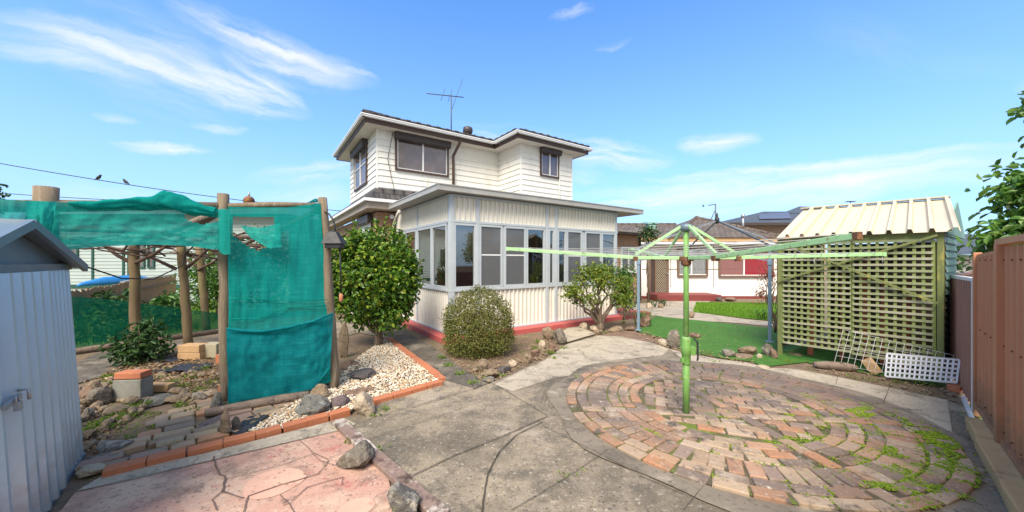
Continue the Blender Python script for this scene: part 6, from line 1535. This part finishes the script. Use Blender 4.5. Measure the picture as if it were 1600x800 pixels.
# clipped round bush
bb_=G(744,562); bt=thing('clipped_bush','round clipped olive green bush in front of the sunroom corner','bush',bb_+Vector((0,.35,0)))
mb=MB(); c=bb_+Vector((.0,.42,.52))
foliage(mb,c,(.61,.56,.62),13500,.036,.019,.10,2.8,(.84,1.03),.4,2,0,fill=.16,zmin=.02)
foliage(mb,c+Vector((0,0,-.22)),(.64,.58,.42),4500,.034,.018,.06,2.2,(.85,1.04),.3,4,0,fill=.1,zmin=.02)
for i in range(90):
    v=Vector((rnd.gauss(0,1),rnd.gauss(0,1),abs(rnd.gauss(.3,.8)))).normalized(); p=c+Vector((v.x*.58,v.y*.54,v.z*.58)); q=p+v*rnd.uniform(.04,.14)+Vector((0,0,.03)); mb.tube([p,q],[.003,.0015],4)
    for t in (.5,.75,1): mb.leaf(p.lerp(q,t),Vector((rnd.gauss(0,1),rnd.gauss(0,1),.6)),Vector((0,0,1)),.028,.014)
mb.build('crown',m['lf_bush'],bt)
mb=MB(); branchy(mb,bb_+Vector((0,.40,0)),[c+Vector((rnd.uniform(-.4,.4),rnd.uniform(-.4,.4),rnd.uniform(0,.4))) for _ in range(9)],.03,.01); mb.build('stem',m['bark'],bt)
# open shrub with bare twisted stems
sb_=G(938,516); st=thing('bare_stemmed_shrub','open shrub with twisted bare stems and yellowing leaves before the sunroom','shrub',sb_)
tops=[sb_+Vector((x,y,z)) for x,y,z in ((-.75,-.1,.85),(-.45,.1,1.1),(-.1,-.2,1.15),(.2,.15,1.2),(.5,0,1.05),(.32,-.2,.8),(-.55,.25,.75),(.0,.3,1.3),(.62,.2,.85),(-.25,-.25,.8))]
mb=MB(); mb.tube([sb_-Vector((0,0,.04)),sb_+Vector((0,0,.10)),sb_+Vector((0,0,.2))],[.11,.095,.06],9,jit=.3); branchy(mb,sb_+Vector((0,0,.08)),tops,.042,.014,6,.05)
for t in tops:
    branchy(mb,t.lerp(sb_+Vector((0,0,.3)),.35),[t+Vector((rnd.uniform(-.2,.2),rnd.uniform(-.2,.2),rnd.uniform(.05,.3))) for _ in range(3)],.016,.005,5,.02)
mb.build('trunk',m['bark'],st)
mb=MB()
for t in tops:
    for _ in range(2): foliage(mb,t+Vector((rnd.gauss(0,.1),rnd.gauss(0,.1),.12+rnd.gauss(0,.1))),(.26,.26,.22),125,.085,.04,.3,2,(.3,1.05),.5,rnd.random()*20,.3,fill=.3)
foliage(mb,sb_+Vector((-.05,0,1.28)),(.62,.4,.3),420,.085,.04,.3,2,(.4,1.0),.5,2,.3,fill=.3)
mb.build('crown',m['lf_shrub'],st)
d_=G(973,499); t2=thing('dark_shrub','darker small shrub behind the bare stemmed shrub by the brick wall','shrub',d_)
mb=MB(); branchy(mb,d_,[d_+Vector((x,0,z)) for x,z in ((-.2,.9),(.25,1.0),(.05,1.3),(.4,.7))],.03,.01); mb.build('trunk',m['bark'],t2)
mb=MB(); foliage(mb,d_+Vector((.03,0,1.12)),(.40,.35,.55),950,.09,.042,.2,2,(.4,1.05),.5,6,.3,fill=.3); foliage(mb,d_+Vector((.15,0,.6)),(.28,.3,.4),300,.09,.04,.2,2,(.4,1.05),.5,7,.3,fill=.3); mb.build('crown',m['lf_mid'],t2)
# strap leaved clumps
def strap(px,py,n,h,label,mat='lf_dark',spread=.10):
    c=G(px,py); mb=MB()
    for _ in range(n):
        a=rnd.random()*6.28; d=Vector((math.cos(a),math.sin(a),0)); b=c+Vector((rnd.gauss(0,spread),rnd.gauss(0,spread),0)); hh=h*rnd.uniform(.6,1.1); w_=.014; s=Vector((-d.y,d.x,0))*w_
        pts=[b,b+d*hh*.18+Vector((0,0,hh*.6)),b+d*hh*.5+Vector((0,0,hh*.9)),b+d*hh*.85+Vector((0,0,hh*.7))]
        vs=[]
        for i,p in enumerate(pts): k=1-.28*i; vs+=[p-s*k,p+s*k]
        mb.add(vs,[(0,1,3,2),(2,3,5,4),(4,5,7,6)])
    mb.build('strap_leaf_plant',m[mat],None,loc=c,label=label,cat='plant')
strap(1004,508,60,.42,'strap leaved plant at the foot of the left gazebo leg','lf_mid')
strap(1036,478,36,.35,'strap leaved clump before the porch step','lf_dark')
strap(1020,480,26,.30,'small strap leaved clump at the left end of the porch step','lf_dark')
strap(1192,499,34,.35,'dark leafy clump behind the right gazebo leg','lf_mid')
# bare shrub with reddish leaves by the white wall
c=G(1203,478); br=thing('bare_shrub','bare twiggy shrub against the white house wall beside the lattice shed','shrub',c)
mb=MB(); branchy(mb,c,[c+Vector((rnd.uniform(-.6,.6),rnd.uniform(-.3,.3),rnd.uniform(.8,1.9))) for _ in range(14)],.025,.006,5,.06); mb.build('trunk',m['bark'],br)
mb=MB(); foliage(mb,c+Vector((0,0,1.35)),(.55,.4,.65),260,.09,.05,.3,2,(.2,1.05),.5,6,.3,fill=.4); foliage(mb,c+Vector((-.35,0,.5)),(.4,.3,.4),160,.08,.05,.3,2,(.2,1.05),.5,6,.3,fill=.4); mb.build('crown',m['junk'],br)
c=G(1211,520); br=thing('bare_shrub','thin bare stems rising between the right gazebo leg and lattice shed','shrub',c)
mb=MB(); branchy(mb,c,[c+Vector((rnd.uniform(-.25,.2),rnd.uniform(-.1,.2),rnd.uniform(.7,1.5))) for _ in range(8)],.016,.005,5,.03); mb.build('trunk',m['bark'],br)
# pergola plants
c=G(216,566); bp=thing('low_shrub','low dark leaved shrub at the foot of the left inner pergola post','shrub',c)
mb=MB(); foliage(mb,c+Vector((.02,.0,.24)),(.46,.36,.28),700,.11,.05,.25,2,(.4,1.05),.6,3,.1,fill=.3,zmin=.02); foliage(mb,c+Vector((.02,.1,.52)),(.26,.2,.2),180,.10,.045,.25,2,(.3,1.05),.6,5,.1,fill=.3); mb.build('crown',m['lf_dark'],bp)
mb=MB(); branchy(mb,c,[c+Vector((rnd.uniform(-.35,.35),rnd.uniform(-.25,.25),rnd.uniform(.25,.6))) for _ in range(8)],.014,.005,5,.02); mb.build('stem',m['bark'],bp)
# trees and shrubs beyond the pergola
def bush(x,y,rad,zc,n,L,mat,label,seed,name='garden_shrub',cat='shrub',trunk=True,gap=0):
    c=Vector((x,y,gz(y) if y>10 else 0)); t=thing(name,label,cat,c); mb=MB(); cc=Vector((x,y,zc))
    foliage(mb,cc,rad,n,L,L*.5,.22,1.7,(.6,1.05),.4,seed,.2,fill=.3,zmin=.03,gap=gap)
    mb.build('crown',m[mat],t)
    mb=MB(); mb.tube([c,c.lerp(cc,.5),cc],[.07*max(rad)+.02,.05*max(rad)+.015,.02],7,jit=.2); branchy(mb,c.lerp(cc,.35),[cc+Vector((rnd.uniform(-.6,.6)*rad[0],rnd.uniform(-.6,.6)*rad[1],rnd.uniform(-.2,.7)*rad[2])) for _ in range(7)],.02*max(rad)+.01,.006,5,.04); mb.build('trunk',m['bark'],t)
bush(-8.25,10.2,(.80,.9,1.15),1.15,3000,.11,'lf_tree','dense green tree beyond the right rear pergola post',4,'garden_tree','tree')
bush(-7.2,10.6,(.9,.8,1.3),1.35,2600,.11,'lf_tree','tall green tree behind the large teal cloth',9,'garden_tree','tree')
bush(-5.3,12.8,(.9,.9,1.0),1.2,1500,.12,'lf_mid','round green tree behind the right front pergola post',14,'garden_tree','tree')
bush(-9.15,8.3,(.55,.4,.50),.45,700,.15,'lf_dark','bushy shrub with arching leaves left of the inner pergola post',5)
bush(-8.25,8.6,(.38,.4,.42),.42,360,.16,'lf_mid','loose green shrub right of the left inner pergola post',7)
bush(-8.6,7.45,(.35,.35,.3),.25,300,.13,'lf_mid','wide green shrub beside the timber paling fence, nearest the shed',8)
bush(-12.3,13.2,(.5,.5,.35),.1,350,.14,'lf_dark','low dark shrub along the timber paling fence',11)
bush(-29.6,19.5,(1.3,1.3,1.1),5.1,900,.30,'lf_dark','dark tree crown far behind the garden shed',3,'far_tree','tree')
# right side
tb=Vector((6.95,4.35,0)); tt=thing('leafy_tree','leafy tree overhanging the terracotta fence from next door','tree',tb)
mb=MB(); mb.tube([tb,tb+Vector((.02,0,1.0)),tb+Vector((-.05,0,2.0)),tb+Vector((.1,0,3.2))],[.12,.10,.08,.04],9,jit=.15)
tp=[tb+Vector((x,y,z)) for x,y,z in ((-.85,.1,1.95),(-.6,-.2,2.2),(-.45,.2,2.6),(-.15,-.3,2.75),(.5,0,2.6),(.12,.1,3.45),(.3,.3,3.0),(-.3,.2,2.5),(-.3,0,2.0),(.7,-.2,2.0))]
branchy(mb,tb+Vector((0,0,1.2)),tp,.04,.008,6,.04); mb.build('trunk',m['bark'],tt)
mb=MB()
for i,t in enumerate(tp): foliage(mb,t,(.40,.38,.26),190,.125,.062,.3,2,(.25,1.05),.6,i*3.3,.9,fill=.4)
foliage(mb,tb+Vector((-.55,0,1.95)),(.58,.5,.45),1000,.125,.062,.25,2,(.3,1.05),.6,4,.9,fill=.4)
foliage(mb,tb+Vector((.35,0,2.45)),(.6,.6,.7),700,.125,.062,.25,2,(.3,1.05),.6,14,.9,fill=.4,gap=.35)
foliage(mb,tb+Vector((-.62,0,2.5)),(.42,.4,.5),560,.125,.062,.25,2,(.3,1.05),.6,17,.9,fill=.4); foliage(mb,tb+Vector((-.70,0,3.5)),(.14,.15,.28),40,.125,.062,.25,2,(.3,1.05),.6,19,.9,fill=.4); mb.build('crown',m['lf_tree'],tt)
bush(10.6,8.3,(1.5,1.2,1.0),.85,1500,.14,'lf_dark','dark hedge bush between the lattice shed and the right fence',21,'hedge_bush','bush')
bush(13.2,24.5,(1.2,1.2,1.6),1.6,900,.2,'lf_dark','dark tree beyond the white house end',25,'far_tree','tree')
bush(5.55,14.7,(.42,.4,.42),2.75,420,.12,'lf_dark','leafy creeper tuft at the gutter of the brick wing',27,'creeper','creeper')

# ================================================================ paling fence, tarp and odd bits at the left back
pf_=thing('paling_fence','brown timber paling fence behind the pergola garden','fence',(-15,14,-.2))
p,q=Vector((-8.9,7.0,0)),Vector((-15.9,17.1,0)); d=(q-p).normalized(); L=(q-p).length; mb=MB(); n=int(L/.105)
for i in range(n):
    c=p+d*(i+.5)*L/n; h=1.0+rnd.gauss(0,.02); mb.box(c+Vector((0,0,(h-.9)/2+.0)),(.10,.016,h+.9),math.atan2(d.y,d.x)+rnd.gauss(0,.02))
mb.build('palings',m['paling'],pf_)
mb=MB(); s=Vector((d.y,-d.x,0))
for z in (.0,.72): mb.bar(p+s*.04+Vector((0,0,z)),q+s*.04+Vector((0,0,z)),.04,.07)
mb.build('fence_rail',m['timber'],pf_)
mb=MB(); mb.bar(p.lerp(q,.35)+Vector((0,0,1.04)),q+Vector((0,0,1.04)),.10,.05); mb.build('cap_rail',m['gutter'],pf_)
sf=thing('paling_fence','low timber fence between the camellia and the house side','fence',(-5.2,11.5,0))
p,q=Vector((-6.1,12.6,0)),HP(-.6,5.4,0); d=(q-p).normalized(); L=(q-p).length; mb=MB(); n=int(L/.11)
for i in range(n): mb.box(p+d*(i+.5)*L/n+Vector((0,0,.35)),(.09,.016,.72+rnd.gauss(0,.02)),math.atan2(d.y,d.x))
mb.build('palings',m['brickfar'],sf); mb=MB(); mb.bar(p+Vector((0,-.02,.55)),q+Vector((0,-.02,.55)),.04,.06); mb.build('fence_rail',m['timber'],sf)
p_=G(548,505); wp=thing('drain_pipe','white elbowed drain pipe on the path behind the camellia','pipe',p_); mb=MB(); mb.tube([p_+Vector((.02,.0,0)),p_+Vector((.02,0,.28)),p_+Vector((0,0,.34)),p_+Vector((-.5,.2,.62))],.05,10); mb.build('tube',m['whiteplastic'],wp)
mb=MB(); n=16; vs=[]; a,b=PT(135,447,15),PT(235,440,17.0)
for i in range(n+1):
    for j in range(9):
        u=i/n; t=math.pi*j/8; c=a.lerp(b,u); r_=.62*math.sin(math.pi*min(1,max(0,u*.9+.05)))**.35
        vs.append(c+Vector((0,math.cos(t)*r_*1.1,math.sin(t)*r_*(.55+.1*mnoise.noise(Vector((u*6,j*.7,2)))))))
mb.add(vs,[(i*9+j,i*9+j+1,(i+1)*9+j+1,(i+1)*9+j) for i in range(n) for j in range(8)],True); mb.build('blue_tarp',m['tarp'],None,loc=a,label='bright blue tarpaulin cover behind the paling fence',cat='tarpaulin',solid=.02)
# distant wooded ridge closing the horizon
mb=MB(); vs=[]
n=90
for i in range(n+1):
    a=-1.35+2.7*i/n; r_=170; x,y=math.sin(a)*r_,math.cos(a)*r_; h=3.2+1.6*mnoise.noise(Vector((i*.13,0,4)))+1.0*mnoise.noise(Vector((i*.6,3,0)))
    vs+=[Vector((x,y,-2)),Vector((x*1.02,y*1.02,h)),Vector((x*1.3,y*1.3,-2))]
mb.add(vs,[(3*i,3*i+3,3*i+4,3*i+1) for i in range(n)]+[(3*i+1,3*i+4,3*i+5,3*i+2) for i in range(n)]); mb.build('hills',m['hill'],kind='structure')
